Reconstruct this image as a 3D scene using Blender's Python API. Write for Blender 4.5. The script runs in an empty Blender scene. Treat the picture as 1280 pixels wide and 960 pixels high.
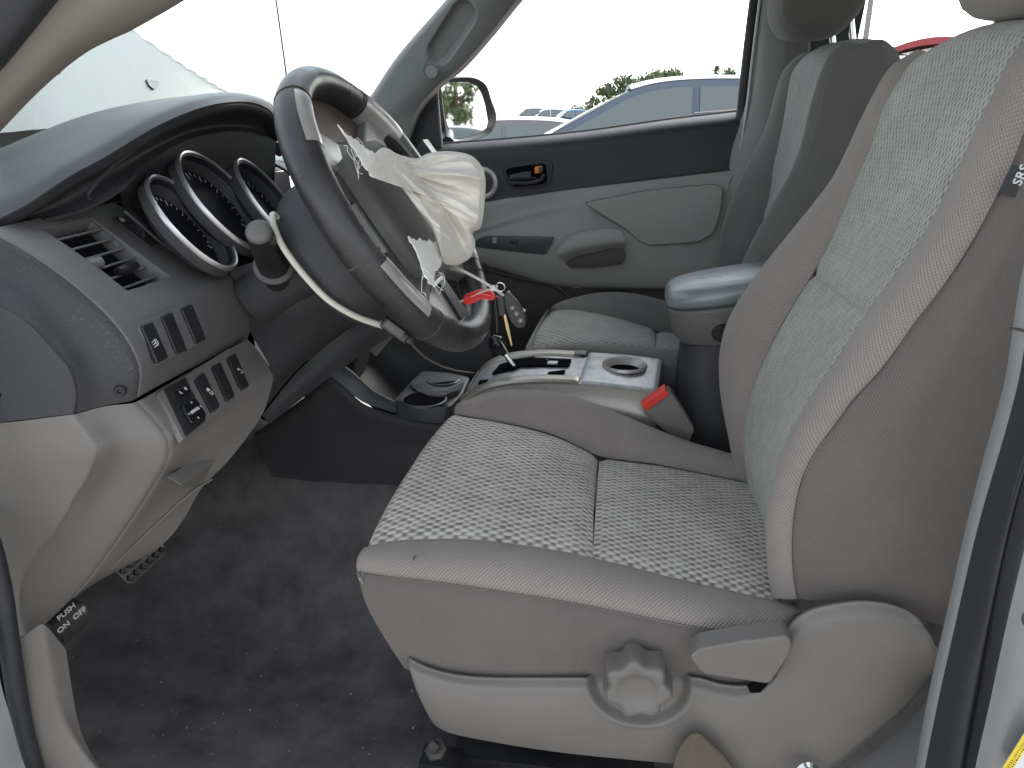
import bpy, bmesh, math, random
from mathutils import Vector, Matrix, noise
random.seed(7)
R = math.radians
scene = bpy.context.scene
col = scene.collection
# ------------------------------------------------------------------ camera
# axes: -X is the front of the truck, +Y goes across the cab to the passenger side, Z is up
F_PX, YAW, PITCH = 967.0, R(8.5), R(-20.0)
CAM = Vector((0, 0, 1.25))
cd = bpy.data.cameras.new('camera')
cd.sensor_width = 36.0
cd.lens = F_PX / 1280 * 36
cd.clip_start = 0.02
cd.clip_end = 900
cam = bpy.data.objects.new('camera', cd)
cam.location = CAM
cam.rotation_euler = (R(90) + PITCH, 0, YAW)
col.objects.link(cam)
scene.camera = cam
# ------------------------------------------------------------------ sky, sun, exposure
SUN_EL, SUN_AZ = R(36), R(40)      # azimuth measured clockwise from +Y
world = bpy.data.worlds.new('World')
scene.world = world
world.use_nodes = True
wn = world.node_tree
wn.nodes.clear()
sky = wn.nodes.new('ShaderNodeTexSky')
sky.sky_type = 'NISHITA'
sky.sun_disc = False
sky.sun_elevation = SUN_EL
sky.sun_rotation = SUN_AZ
sky.air_density = 1.0
sky.dust_density = 1.8
sky.ozone_density = 1.0
hs = wn.nodes.new('ShaderNodeHueSaturation')
hs.inputs['Saturation'].default_value = 0.30
bg = wn.nodes.new('ShaderNodeBackground')
bg.inputs['Strength'].default_value = 0.15
wo = wn.nodes.new('ShaderNodeOutputWorld')
wn.links.new(sky.outputs[0], hs.inputs['Color'])
wn.links.new(hs.outputs[0], bg.inputs['Color'])
wn.links.new(bg.outputs[0], wo.inputs['Surface'])
sl = bpy.data.lights.new('sun', 'SUN')
sl.energy = 1.5
sl.angle = R(40)
sl.color = (1.0, 0.965, 0.92)
sun = bpy.data.objects.new('sun', sl)
sd = Vector((math.sin(SUN_AZ) * math.cos(SUN_EL), math.cos(SUN_AZ) * math.cos(SUN_EL), math.sin(SUN_EL)))
sun.rotation_euler = sd.to_track_quat('Z', 'Y').to_euler()
sun.location = sd * 30
col.objects.link(sun)
scene.view_settings.view_transform = 'Standard'
scene.view_settings.look = 'None'
scene.view_settings.gamma = 1.0
scene.view_settings.use_curve_mapping = False
scene.view_settings.exposure = 1.8
scene.cycles.max_bounces = 8
scene.cycles.diffuse_bounces = 5
scene.cycles.transparent_max_bounces = 16

# ------------------------------------------------------------------ pixel -> place (a pixel is a direction; the plane it meets gives the distance)
_fw = Vector((-math.sin(YAW) * math.cos(PITCH), math.cos(YAW) * math.cos(PITCH), math.sin(PITCH)))
_rt = Vector((math.cos(YAW), math.sin(YAW), 0))
_up = _rt.cross(_fw)
def ray(px, py): return _fw * F_PX + _rt * (px - 640) + _up * (480 - py)
def PY(px, py, Y): d = ray(px, py); return CAM + d * (Y / d.y)
def PX(px, py, X): d = ray(px, py); return CAM + d * (X / d.x)
def PZ(px, py, Z): d = ray(px, py); return CAM + d * ((Z - CAM.z) / d.z)
def PP(px, py, o, n): d = ray(px, py); return CAM + d * ((o - CAM).dot(n) / d.dot(n))
def V(p):
    if isinstance(p, Vector): return p.copy()
    return PY(*p)
def W3(*a): return Vector(a)

# ------------------------------------------------------------------ object helpers
def finish(name, me, mats, parent=None, smooth=True):
    o = bpy.data.objects.new(name, me)
    col.objects.link(o)
    if not isinstance(mats, (list, tuple)): mats = [mats]
    for m in mats: me.materials.append(M[m] if isinstance(m, str) else m)
    if smooth:
        for p in me.polygons: p.use_smooth = True
    if parent is not None: o.parent = parent
    return o
def from_bm(name, bm, mats, parent=None, smooth=True, sharp=None):
    me = bpy.data.meshes.new(name)
    bm.normal_update()
    bm.to_mesh(me); bm.free()
    o = finish(name, me, mats, parent, smooth)
    if sharp: me.set_sharp_from_angle(angle=R(sharp))
    return o
def tag(o, label, cat, group=None, kind=None):
    if label: o['label'] = label
    if cat: o['category'] = cat
    if group: o['group'] = group
    if kind: o['kind'] = kind
    return o
def thing(name, label, cat, loc, group=None):
    o = bpy.data.objects.new(name, None)
    o.empty_display_size = 0.05
    o.location = loc
    col.objects.link(o)
    bpy.context.view_layer.update()
    return tag(o, label, cat, group)
_done = set()
def settle():
    """parts are built in place: undo the offset of the Empty that holds them"""
    for o in list(scene.objects):
        if o.parent is not None and o.name not in _done:
            if o.parent.type == 'EMPTY':
                o.matrix_parent_inverse = Matrix.Translation(-o.parent.location)
            _done.add(o.name)
    bpy.context.view_layer.update()
def _cr(p0, p1, p2, p3, t):
    return 0.5 * ((2 * p1) + (p2 - p0) * t + (2 * p0 - 5 * p1 + 4 * p2 - p3) * t * t + (3 * p1 - p0 - 3 * p2 + p3) * t ** 3)
def spline(pts, n, closed=False, arc=True):
    """n points along a Catmull-Rom curve through pts"""
    pts = [V(p) for p in pts]
    k = len(pts)
    if k == 1: return [pts[0].copy() for _ in range(n)]
    if closed:
        ext = [pts[-1]] + pts + [pts[0], pts[1]]
        segs = k
    else:
        ext = [2 * pts[0] - pts[1]] + pts + [2 * pts[-1] - pts[-2]]
        segs = k - 1
    dense = []
    S = 14
    for i in range(segs):
        for j in range(S):
            dense.append(_cr(ext[i], ext[i + 1], ext[i + 2], ext[i + 3], j / S))
    dense.append(pts[0].copy() if closed else pts[-1].copy())
    if not arc:
        out = []
        for i in range(n):
            f = i / (n - 1) * (len(dense) - 1); a = min(int(f), len(dense) - 2)
            out.append(dense[a].lerp(dense[a + 1], f - a))
        return out
    L = [0]
    for a, b in zip(dense, dense[1:]): L.append(L[-1] + (b - a).length)
    out = []; j = 0
    m = n if closed else n - 1
    for i in range(n):
        t = L[-1] * i / m
        while j < len(dense) - 2 and L[j + 1] < t: j += 1
        w = (t - L[j]) / max(1e-9, L[j + 1] - L[j])
        out.append(dense[j].lerp(dense[j + 1], min(1, max(0, w))))
    return out
def grid_normals(G):
    nv, nu = len(G), len(G[0])
    N = []
    for i in range(nv):
        r = []
        for j in range(nu):
            du = G[i][min(j + 1, nu - 1)] - G[i][max(j - 1, 0)]
            dv = G[min(i + 1, nv - 1)][j] - G[max(i - 1, 0)][j]
            n = du.cross(dv)
            if n.length < 1e-12: n = Vector((0, -1, 0))
            r.append(n.normalized())
        N.append(r)
    return N
def surf(name, rows, mat, parent=None, nu=28, nv=20, th=0.004, sink=None, sw=0.012, puff=0.0, out=None, arc=True, wob=0.0, fn=None, uvrot=False, linear=False):
    """smooth sheet through rows of points, with thickness th behind it.
    sink=(start,end,first,last) pulls those edges in like a sewn seam; puff bulges the middle."""
    if linear:
        C = []
        for r in rows:
            pts = [V(p) for p in r]; L = [0]
            for a, b in zip(pts, pts[1:]): L.append(L[-1] + (b - a).length)
            q = []
            for i in range(nu):
                t = L[-1] * i / (nu - 1); j = 0
                while j < len(pts) - 2 and L[j + 1] < t: j += 1
                q.append(pts[j].lerp(pts[j + 1], min(1, max(0, (t - L[j]) / max(1e-9, L[j + 1] - L[j])))))
            C.append(q)
    else:
        C = [spline(r, nu, arc=arc) for r in rows]
    cols_ = [spline([C[i][j] for i in range(len(C))], nv, arc=arc) for j in range(nu)]
    G = [[cols_[j][i] for j in range(nu)] for i in range(nv)]
    N = grid_normals(G)
    if out is None: out = CAM
    c = G[nv // 2][nu // 2]
    hint = (out - c) if isinstance(out, Vector) else (Vector(out))
    flip = N[nv // 2][nu // 2].dot(hint) < 0
    sg = -1 if flip else 1
    # arc lengths
    U = [0.0]; 
    for j in range(1, nu): U.append(U[-1] + sum((G[i][j] - G[i][j - 1]).length for i in range(nv)) / nv)
    VV = [0.0]
    for i in range(1, nv): VV.append(VV[-1] + sum((G[i][j] - G[i - 1][j]).length for j in range(nu)) / nu)
    P = []
    for i in range(nv):
        r = []
        for j in range(nu):
            n = N[i][j] * sg
            d = puff * max(0, math.sin(math.pi * i / (nv - 1))) ** .7 * max(0, math.sin(math.pi * j / (nu - 1))) ** .7 if puff else 0
            if sink:
                for s, dist in ((sink[0], U[j]), (sink[1], U[-1] - U[j]), (sink[2], VV[i]), (sink[3], VV[-1] - VV[i])):
                    if s: d -= s * math.exp(-(dist / sw) ** 2)
            if wob: d += wob * noise.noise(G[i][j] * 14)
            if fn: d += fn(j / (nu - 1), i / (nv - 1), G[i][j])
            r.append(G[i][j] + n * d)
        P.append(r)
    verts = [v for r in P for v in r]
    nb = len(verts)
    faces = []; 
    for i in range(nv - 1):
        for j in range(nu - 1):
            a = i * nu + j
            f = (a, a + 1, a + nu + 1, a + nu)
            faces.append(f[::-1] if flip else f)
    uvs = [(U[j], VV[i]) for i in range(nv) for j in range(nu)]
    if th:
        for i in range(nv):
            for j in range(nu):
                verts.append(P[i][j] - N[i][j] * sg * th)
                uvs.append((U[j], VV[i]))
        for i in range(nv - 1):
            for j in range(nu - 1):
                a = nb + i * nu + j
                f = (a, a + nu, a + nu + 1, a + 1)
                faces.append(f[::-1] if flip else f)
        ring = [j for j in range(nu)] + [i * nu + nu - 1 for i in range(1, nv)] + [(nv - 1) * nu + j for j in range(nu - 2, -1, -1)] + [i * nu for i in range(nv - 2, 0, -1)]
        k = len(verts)
        for q in ring: verts.append(verts[q].copy()); uvs.append(uvs[q])
        for q in ring: verts.append(verts[nb + q].copy()); uvs.append(uvs[q])
        m = len(ring)
        for t in range(m):
            u = (t + 1) % m
            f = (k + t, k + m + t, k + m + u, k + u)
            faces.append(f[::-1] if flip else f)
    me = bpy.data.meshes.new(name)
    me.from_pydata([tuple(v) for v in verts], [], faces)
    ul = me.uv_layers.new(name='UVMap')
    for l in me.loops: 
        u, v = uvs[l.vertex_index]
        ul.data[l.index].uv = (v, u) if uvrot else (u, v)
    me.update()
    return finish(name, me, mat, parent)
def tube(name, pts, r, mat, parent=None, seg=10, n=None, closed=False, flat=1.0, straight=False):
    pts = [V(p) for p in pts]
    if straight or n == 0: P = pts
    else: P = spline(pts, n or max(8, len(pts) * 6), closed=closed)
    k = len(P)
    rr = r if isinstance(r, (list, tuple)) else [r]
    def rad(i):
        if len(rr) == 1: return rr[0]
        f = i / (k - 1) * (len(rr) - 1); a = min(int(f), len(rr) - 2)
        return rr[a] + (rr[a + 1] - rr[a]) * (f - a)
    bm = bmesh.new()
    up = None; rings = []
    for i in range(k):
        if closed: t = (P[(i + 1) % k] - P[i - 1])
        else: t = P[min(i + 1, k - 1)] - P[max(i - 1, 0)]
        t.normalize()
        if up is None:
            up = Vector((0, 0, 1)) if abs(t.z) < .9 else Vector((0, 1, 0))
        up = (up - t * up.dot(t)).normalized()
        s = t.cross(up)
        rings.append([bm.verts.new(P[i] + (up * math.cos(2 * math.pi * a / seg) * flat + s * math.sin(2 * math.pi * a / seg)) * rad(i)) for a in range(seg)])
    for i in range(k if closed else k - 1):
        A, B = rings[i], rings[(i + 1) % k]
        for a in range(seg):
            bm.faces.new((A[a], B[a], B[(a + 1) % seg], A[(a + 1) % seg]))
    if not closed:
        bm.faces.new(rings[0]); bm.faces.new(rings[-1][::-1])
    bmesh.ops.recalc_face_normals(bm, faces=bm.faces)
    return from_bm(name, bm, mat, parent, sharp=50)
def punch(o, c, r, axis=2):
    """cut a round hole through a sheet"""
    bm = bmesh.new(); bm.from_mesh(o.data)
    kill = []
    for f in bm.faces:
        d = f.calc_center_median() - c; d[axis] = 0
        if d.length < r: kill.append(f)
    bmesh.ops.delete(bm, geom=kill, context='FACES')
    bm.to_mesh(o.data); bm.free()
def rounded(pts, r, k=4, n=None):
    """round the corners of a closed 3D outline"""
    pts = [V(p) for p in pts]
    out = []
    m = len(pts)
    for i in range(m):
        a, b, c = pts[i - 1], pts[i], pts[(i + 1) % m]
        rr = r[i] if isinstance(r, (list, tuple)) else r
        la, lc = (a - b).length, (c - b).length
        q = min(rr, la * .48, lc * .48)
        s, e = b + (a - b).normalized() * q, b + (c - b).normalized() * q
        for t in range(k + 1):
            f = t / k
            out.append(s * (1 - f) ** 2 + b * 2 * f * (1 - f) + e * f * f)
    return out
def slab(name, pts, depth, mat, parent=None, n=None, bevel=0.002, bseg=2, lift=0.0, sharp=35, dome=0.0):
    """plate with the outline pts, facing n, its body reaching depth behind the outline"""
    pts = [V(p) for p in pts]
    c = sum(pts, Vector()) / len(pts)
    nn = Vector()
    for i in range(len(pts)):
        nn += (pts[i] - c).cross(pts[(i + 1) % len(pts)] - c)
    nn.normalize()
    ref = n if n is not None else (CAM - c)
    if nn.dot(ref) < 0: pts = pts[::-1]; nn = -nn
    bm = bmesh.new()
    top = [bm.verts.new(p + nn * lift) for p in pts]
    bot = [bm.verts.new(p + nn * (lift - depth)) for p in pts]
    f = bm.faces.new(top)
    bm.faces.new(bot[::-1])
    m = len(pts)
    for i in range(m): bm.faces.new((top[i], bot[i], bot[(i + 1) % m], top[(i + 1) % m]))
    bm.normal_update()
    if bevel:
        es = [e for e in f.edges]
        bmesh.ops.bevel(bm, geom=es, offset=bevel, segments=bseg, profile=0.6, affect='EDGES', clamp_overlap=True)
    bmesh.ops.triangulate(bm, faces=[q for q in bm.faces if len(q.verts) > 4])
    bmesh.ops.recalc_face_normals(bm, faces=bm.faces)
    return from_bm(name, bm, mat, parent, sharp=sharp)
def lathe(name, prof, o, axis, mat, parent=None, seg=32, sx=1.0, up=None, sharp=40):
    """prof: (radius, height) pairs turned about axis through o"""
    axis = axis.normalized()
    u = up if up is not None else (Vector((0, 0, 1)) if abs(axis.z) < .9 else Vector((0, 1, 0)))
    u = (u - axis * u.dot(axis)).normalized(); s = axis.cross(u)
    bm = bmesh.new(); rings = []
    for r, h in prof:
        rings.append([bm.verts.new(o + axis * h + (u * math.cos(2 * math.pi * a / seg) + s * math.sin(2 * math.pi * a / seg) * sx) * max(r, 1e-5)) for a in range(seg)])
    for A, B in zip(rings, rings[1:]):
        for a in range(seg): bm.faces.new((A[a], A[(a + 1) % seg], B[(a + 1) % seg], B[a]))
    if prof[0][0] > .0005 and prof[-1][0] > .0005:
        for a in range(seg): bm.faces.new((rings[-1][a], rings[-1][(a + 1) % seg], rings[0][(a + 1) % seg], rings[0][a]))
    else:
        bm.faces.new(rings[0][::-1]); bm.faces.new(rings[-1])
    bmesh.ops.recalc_face_normals(bm, faces=bm.faces)
    return from_bm(name, bm, mat, parent, sharp=sharp)
def box(name, c, size, mat, parent=None, ax=None, bevel=0.003, seg=2):
    """bevelled block; ax = three unit axes"""
    ax = ax or (Vector((1, 0, 0)), Vector((0, 1, 0)), Vector((0, 0, 1)))
    bm = bmesh.new()
    bmesh.ops.create_cube(bm, size=1)
    for v in bm.verts: v.co = Vector((v.co.x * size[0], v.co.y * size[1], v.co.z * size[2]))
    if bevel: bmesh.ops.bevel(bm, geom=bm.edges[:], offset=bevel, segments=seg, profile=.6, affect='EDGES', clamp_overlap=True)
    for v in bm.verts: v.co = c + ax[0] * v.co.x + ax[1] * v.co.y + ax[2] * v.co.z
    bmesh.ops.recalc_face_normals(bm, faces=bm.faces)
    return from_bm(name, bm, mat, parent, sharp=40)
def loft(name, secs, mat, parent=None, nu=32, nv=24, caps=True, sharp=None, wob=0.0):
    """closed cross-sections (rings of points) skinned together and capped"""
    Cs = [spline(s, nu, closed=True) for s in secs]
    cols_ = [spline([c[j] for c in Cs], nv, arc=False) for j in range(nu)]
    bm = bmesh.new()
    G = [[bm.verts.new(cols_[j][i] + (Vector((noise.noise(cols_[j][i] * 12), noise.noise(cols_[j][i] * 12 + Vector((5, 5, 5))), 0)) * wob if wob else Vector())) for j in range(nu)] for i in range(nv)]
    uv = bm.loops.layers.uv.new('UVMap')
    for i in range(nv - 1):
        for j in range(nu):
            f = bm.faces.new((G[i][j], G[i][(j + 1) % nu], G[i + 1][(j + 1) % nu], G[i + 1][j]))
    if caps:
        for r in (G[0][::-1], G[-1]):
            c = bm.verts.new(sum((v.co for v in r), Vector()) / nu)
            for j in range(nu): bm.faces.new((r[j], r[(j + 1) % nu], c))
    bmesh.ops.recalc_face_normals(bm, faces=bm.faces)
    return from_bm(name, bm, mat, parent, sharp=sharp)
def lettering(name, txt, size, o, ux, uy, mat, parent=None, depth=0.0004, align='CENTER', bold=0.0, space=1.0):
    """raised lettering lying in the plane (ux, uy)"""
    cu = bpy.data.curves.new(name, 'FONT')
    cu.body = txt; cu.size = size; cu.extrude = depth; cu.align_x = align; cu.align_y = 'CENTER'; cu.resolution_u = 3; cu.offset = bold; cu.space_line = space
    t = bpy.data.objects.new(name, cu)
    col.objects.link(t)
    bpy.context.view_layer.update()
    me = bpy.data.meshes.new_from_object(t.evaluated_get(bpy.context.evaluated_depsgraph_get()))
    bpy.data.objects.remove(t)
    ux, uy = ux.normalized(), uy.normalized()
    n = ux.cross(uy).normalized()
    me.transform(Matrix(((ux.x, uy.x, n.x, o.x), (ux.y, uy.y, n.y, o.y), (ux.z, uy.z, n.z, o.z), (0, 0, 0, 1))))
    return finish(name, me, mat, parent, smooth=False)
# ------------------------------------------------------------------ materials
M = {}
def mat(name, color, rough=0.5, metal=0.0, spec=0.5, bump=0.0, bscale=300.0, var=0.0, vscale=8.0, rvar=0.0, uv=False, sheen=0.0, dirt=0.0, dcol=(0.35, 0.32, 0.28)):
    m = bpy.data.materials.new(name); m.use_nodes = True
    t = m.node_tree; b = t.nodes['Principled BSDF']
    b.inputs['Base Color'].default_value = (*color, 1)
    b.inputs['Roughness'].default_value = rough
    b.inputs['Metallic'].default_value = metal
    b.inputs['Specular IOR Level'].default_value = spec
    if sheen:
        b.inputs['Sheen Weight'].default_value = sheen
        b.inputs['Sheen Roughness'].default_value = 0.4
    tc = t.nodes.new('ShaderNodeTexCoord')
    src = tc.outputs['UV'] if uv else tc.outputs['Object']
    last = None
    if var:
        n = t.nodes.new('ShaderNodeTexNoise'); n.inputs['Scale'].default_value = vscale; n.inputs['Detail'].default_value = 6; n.inputs['Roughness'].default_value = .65
        t.links.new(src, n.inputs['Vector'])
        mr = t.nodes.new('ShaderNodeMapRange'); mr.inputs[1].default_value = .3; mr.inputs[2].default_value = .7; mr.inputs[3].default_value = 1 - var; mr.inputs[4].default_value = 1 + var
        t.links.new(n.outputs[0], mr.inputs[0])
        mx = t.nodes.new('ShaderNodeMix'); mx.data_type = 'RGBA'; mx.blend_type = 'MULTIPLY'; mx.inputs[0].default_value = 1
        mx.inputs[6].default_value = (*color, 1)
        t.links.new(mr.outputs[0], mx.inputs[7])
        t.links.new(mx.outputs[2], b.inputs['Base Color']); last = mx.outputs[2]
        if rvar:
            m2 = t.nodes.new('ShaderNodeMapRange'); m2.inputs[1].default_value = .3; m2.inputs[2].default_value = .7; m2.inputs[3].default_value = rough - rvar; m2.inputs[4].default_value = rough + rvar
            t.links.new(n.outputs[0], m2.inputs[0]); t.links.new(m2.outputs[0], b.inputs['Roughness'])
    if dirt:
        n = t.nodes.new('ShaderNodeTexNoise'); n.inputs['Scale'].default_value = 420; n.inputs['Detail'].default_value = 2
        t.links.new(src, n.inputs['Vector'])
        n3 = t.nodes.new('ShaderNodeTexNoise'); n3.inputs['Scale'].default_value = 14; n3.inputs['Detail'].default_value = 4
        t.links.new(src, n3.inputs['Vector'])
        ad = t.nodes.new('ShaderNodeMath'); ad.operation = 'MULTIPLY_ADD'; ad.inputs[1].default_value = .35
        t.links.new(n3.outputs[0], ad.inputs[0]); t.links.new(n.outputs[0], ad.inputs[2])
        mr = t.nodes.new('ShaderNodeMapRange'); mr.inputs[1].default_value = .84; mr.inputs[2].default_value = .96; mr.inputs[3].default_value = 0; mr.inputs[4].default_value = dirt
        t.links.new(ad.outputs[0], mr.inputs[0])
        mx = t.nodes.new('ShaderNodeMix'); mx.data_type = 'RGBA'; mx.inputs[6].default_value = (*color, 1); mx.inputs[7].default_value = (*dcol, 1)
        if last: t.links.new(last, mx.inputs[6])
        t.links.new(mr.outputs[0], mx.inputs[0]); t.links.new(mx.outputs[2], b.inputs['Base Color'])
    if bump:
        n = t.nodes.new('ShaderNodeTexNoise'); n.inputs['Scale'].default_value = bscale; n.inputs['Detail'].default_value = 3
        t.links.new(src, n.inputs['Vector'])
        bp = t.nodes.new('ShaderNodeBump'); bp.inputs['Strength'].default_value = bump; bp.inputs['Distance'].default_value = .001
        t.links.new(n.outputs[0], bp.inputs['Height']); t.links.new(bp.outputs[0], b.inputs['Normal'])
    M[name] = m
    return m
def mathn(t, op, a, b=None, c=None):
    n = t.nodes.new('ShaderNodeMath'); n.operation = op
    for i, v in enumerate((a, b, c)):
        if v is None: continue
        if isinstance(v, (int, float)): n.inputs[i].default_value = v
        else: t.links.new(v, n.inputs[i])
    return n.outputs[0]
def weave(name, c_light, c_mid, c_dark, bw, bh, swap=False, bump=0.8):
    """seat insert: rows of short raised yarn bundles, staggered, with yarn ribs across them"""
    m = bpy.data.materials.new(name); m.use_nodes = True
    t = m.node_tree; b = t.nodes['Principled BSDF']
    b.inputs['Roughness'].default_value = 0.7; b.inputs['Sheen Weight'].default_value = 0.15
    b.inputs['Specular IOR Level'].default_value = 0.3
    tc = t.nodes.new('ShaderNodeTexCoord')
    sp = t.nodes.new('ShaderNodeSeparateXYZ'); t.links.new(tc.outputs['UV'], sp.inputs[0])
    nz = t.nodes.new('ShaderNodeTexNoise'); nz.inputs['Scale'].default_value = 55; nz.inputs['Detail'].default_value = 2
    t.links.new(tc.outputs['UV'], nz.inputs['Vector'])
    wob = mathn(t, 'MULTIPLY', mathn(t, 'SUBTRACT', nz.outputs[0], .5), .006)
    U = mathn(t, 'ADD', sp.outputs[1 if swap else 0], wob)
    Vv = mathn(t, 'ADD', sp.outputs[0 if swap else 1], mathn(t, 'MULTIPLY', wob, .6))
    row = mathn(t, 'DIVIDE', Vv, bh)
    ri = mathn(t, 'FLOOR', row); rf = mathn(t, 'SUBTRACT', row, ri)
    half = mathn(t, 'MULTIPLY', mathn(t, 'MODULO', ri, 2), .5)
    cu = mathn(t, 'ADD', mathn(t, 'DIVIDE', U, bw), half)
    ci = mathn(t, 'FLOOR', cu); cf = mathn(t, 'SUBTRACT', cu, ci)
    # bundle profile: raised yarn floats alternating with sunk ones, staggered row by row
    pr = mathn(t, 'POWER', mathn(t, 'MAXIMUM', mathn(t, 'SINE', mathn(t, 'MULTIPLY', rf, math.pi)), 0), .7)
    pc = mathn(t, 'SINE', mathn(t, 'MULTIPLY', cf, 2 * math.pi))
    h = mathn(t, 'MULTIPLY_ADD', mathn(t, 'MULTIPLY', pr, pc), .5, .5)
    h = mathn(t, 'MULTIPLY', h, mathn(t, 'MULTIPLY_ADD', pr, .45, .55))
    ribs = mathn(t, 'SINE', mathn(t, 'MULTIPLY', Vv, 2 * math.pi / .0011))
    wn_ = t.nodes.new('ShaderNodeTexWhiteNoise'); wn_.noise_dimensions = '2D'
    cv = t.nodes.new('ShaderNodeCombineXYZ'); t.links.new(ci, cv.inputs[0]); t.links.new(ri, cv.inputs[1]); t.links.new(cv.outputs[0], wn_.inputs['Vector'])
    k = mathn(t, 'ADD', h, mathn(t, 'MULTIPLY', mathn(t, 'SUBTRACT', wn_.outputs[0], .5), .26))
    k = mathn(t, 'ADD', k, mathn(t, 'MULTIPLY', ribs, .06))
    cr = t.nodes.new('ShaderNodeValToRGB')
    e = cr.color_ramp.elements
    e[0].position = .06; e[0].color = (*c_dark, 1); e[1].position = .72; e[1].color = (*c_light, 1)
    x = e.new(.30); x.color = (*c_mid, 1)
    t.links.new(k, cr.inputs[0])
    # slow wear and soiling
    n2 = t.nodes.new('ShaderNodeTexNoise'); n2.inputs['Scale'].default_value = 7; n2.inputs['Detail'].default_value = 4
    t.links.new(tc.outputs['UV'], n2.inputs['Vector'])
    mr = t.nodes.new('ShaderNodeMapRange'); mr.inputs[1].default_value = .3; mr.inputs[2].default_value = .7; mr.inputs[3].default_value = .88; mr.inputs[4].default_value = 1.1
    t.links.new(n2.outputs[0], mr.inputs[0])
    mx = t.nodes.new('ShaderNodeMix'); mx.data_type = 'RGBA'; mx.blend_type = 'MULTIPLY'; mx.inputs[0].default_value = 1
    t.links.new(cr.outputs[0], mx.inputs[6]); t.links.new(mr.outputs[0], mx.inputs[7]); t.links.new(mx.outputs[2], b.inputs['Base Color'])
    bp = t.nodes.new('ShaderNodeBump'); bp.inputs['Strength'].default_value = bump; bp.inputs['Distance'].default_value = .0016
    t.links.new(mathn(t, 'ADD', h, mathn(t, 'MULTIPLY', ribs, .08)), bp.inputs['Height']); t.links.new(bp.outputs[0], b.inputs['Normal'])
    M[name] = m
def knit(name, color, pitch=0.0026, var=0.1, bump=0.5):
    """plain bolster cloth: fine diagonal knit"""
    m = bpy.data.materials.new(name); m.use_nodes = True
    t = m.node_tree; b = t.nodes['Principled BSDF']
    b.inputs['Roughness'].default_value = 0.85; b.inputs['Sheen Weight'].default_value = 0.2; b.inputs['Specular IOR Level'].default_value = 0.2
    tc = t.nodes.new('ShaderNodeTexCoord'); sp = t.nodes.new('ShaderNodeSeparateXYZ'); t.links.new(tc.outputs['UV'], sp.inputs[0])
    w = 2 * math.pi / pitch
    nz = t.nodes.new('ShaderNodeTexNoise'); nz.inputs['Scale'].default_value = 30; t.links.new(tc.outputs['UV'], nz.inputs['Vector'])
    ds = mathn(t, 'MULTIPLY', nz.outputs[0], .006)
    a = mathn(t, 'SINE', mathn(t, 'MULTIPLY', mathn(t, 'ADD', mathn(t, 'ADD', sp.outputs[0], sp.outputs[1]), ds), w * .7))
    c = mathn(t, 'SINE', mathn(t, 'MULTIPLY', mathn(t, 'SUBTRACT', mathn(t, 'ADD', sp.outputs[0], ds), sp.outputs[1]), w * .7))
    h = mathn(t, 'ADD', mathn(t, 'MULTIPLY', a, .65), mathn(t, 'MULTIPLY', c, .35))
    n2 = t.nodes.new('ShaderNodeTexNoise'); n2.inputs['Scale'].default_value = 9; n2.inputs['Detail'].default_value = 5; t.links.new(tc.outputs['UV'], n2.inputs['Vector'])
    k = mathn(t, 'ADD', mathn(t, 'MULTIPLY', h, .24), mathn(t, 'MULTIPLY_ADD', n2.outputs[0], var * 3, 1 - var * 1.5))
    mx = t.nodes.new('ShaderNodeMix'); mx.data_type = 'RGBA'; mx.blend_type = 'MULTIPLY'; mx.inputs[0].default_value = 1; mx.inputs[6].default_value = (*color, 1)
    t.links.new(k, mx.inputs[7]); t.links.new(mx.outputs[2], b.inputs['Base Color'])
    bp = t.nodes.new('ShaderNodeBump'); bp.inputs['Strength'].default_value = bump; bp.inputs['Distance'].default_value = .0006
    t.links.new(h, bp.inputs['Height']); t.links.new(bp.outputs[0], b.inputs['Normal'])
    M[name] = m
def glass(name, tint, refl=0.08, rough=0.0):
    m = bpy.data.materials.new(name); m.use_nodes = True
    t = m.node_tree; t.nodes.remove(t.nodes['Principled BSDF'])
    tr = t.nodes.new('ShaderNodeBsdfTransparent'); tr.inputs[0].default_value = (*tint, 1)
    gl = t.nodes.new('ShaderNodeBsdfGlossy'); gl.inputs['Roughness'].default_value = rough
    fr = t.nodes.new('ShaderNodeFresnel'); fr.inputs[0].default_value = 1.45
    mm = t.nodes.new('ShaderNodeMath'); mm.operation = 'MULTIPLY'; mm.inputs[1].default_value = refl / 0.04 * .5
    mx = t.nodes.new('ShaderNodeMixShader')
    t.links.new(fr.outputs[0], mm.inputs[0]); t.links.new(mm.outputs[0], mx.inputs[0]); t.links.new(tr.outputs[0], mx.inputs[1]); t.links.new(gl.outputs[0], mx.inputs[2])
    t.links.new(mx.outputs[0], t.nodes['Material Output'].inputs['Surface'])
    M[name] = m
mat('dash_dark', (0.034, 0.034, 0.037), .55, spec=.35, bump=.35, bscale=900, var=.12, vscale=5, rvar=.05)
mat('cap_dark', (0.046, 0.046, 0.049), .55, spec=.35, bump=.6, bscale=520, var=.12, vscale=6, rvar=.06, dirt=.25)  # dash_panel plastic in a darker copy; weaker light put into its colour
mat('slat_grey', (0.16, 0.162, 0.165), .5, bump=.3, bscale=600)
mat('dash_panel', (0.122, 0.119, 0.117), .55, spec=.4, bump=.6, bscale=520, var=.12, vscale=6, rvar=.06, dirt=.25)
mat('dash_pad', (0.045, 0.048, 0.053), .38, spec=.55, bump=.4, bscale=700, var=.15, vscale=5, rvar=.06)
mat('trim_grey', (0.144, 0.134, 0.123), .48, bump=.4, bscale=560, var=.09, vscale=5, rvar=.05, dirt=.2, dcol=(.12, .11, .1))
mat('door_grey', (0.252, 0.247, 0.236), .5, bump=.25, bscale=800, var=.06, vscale=5)
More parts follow.
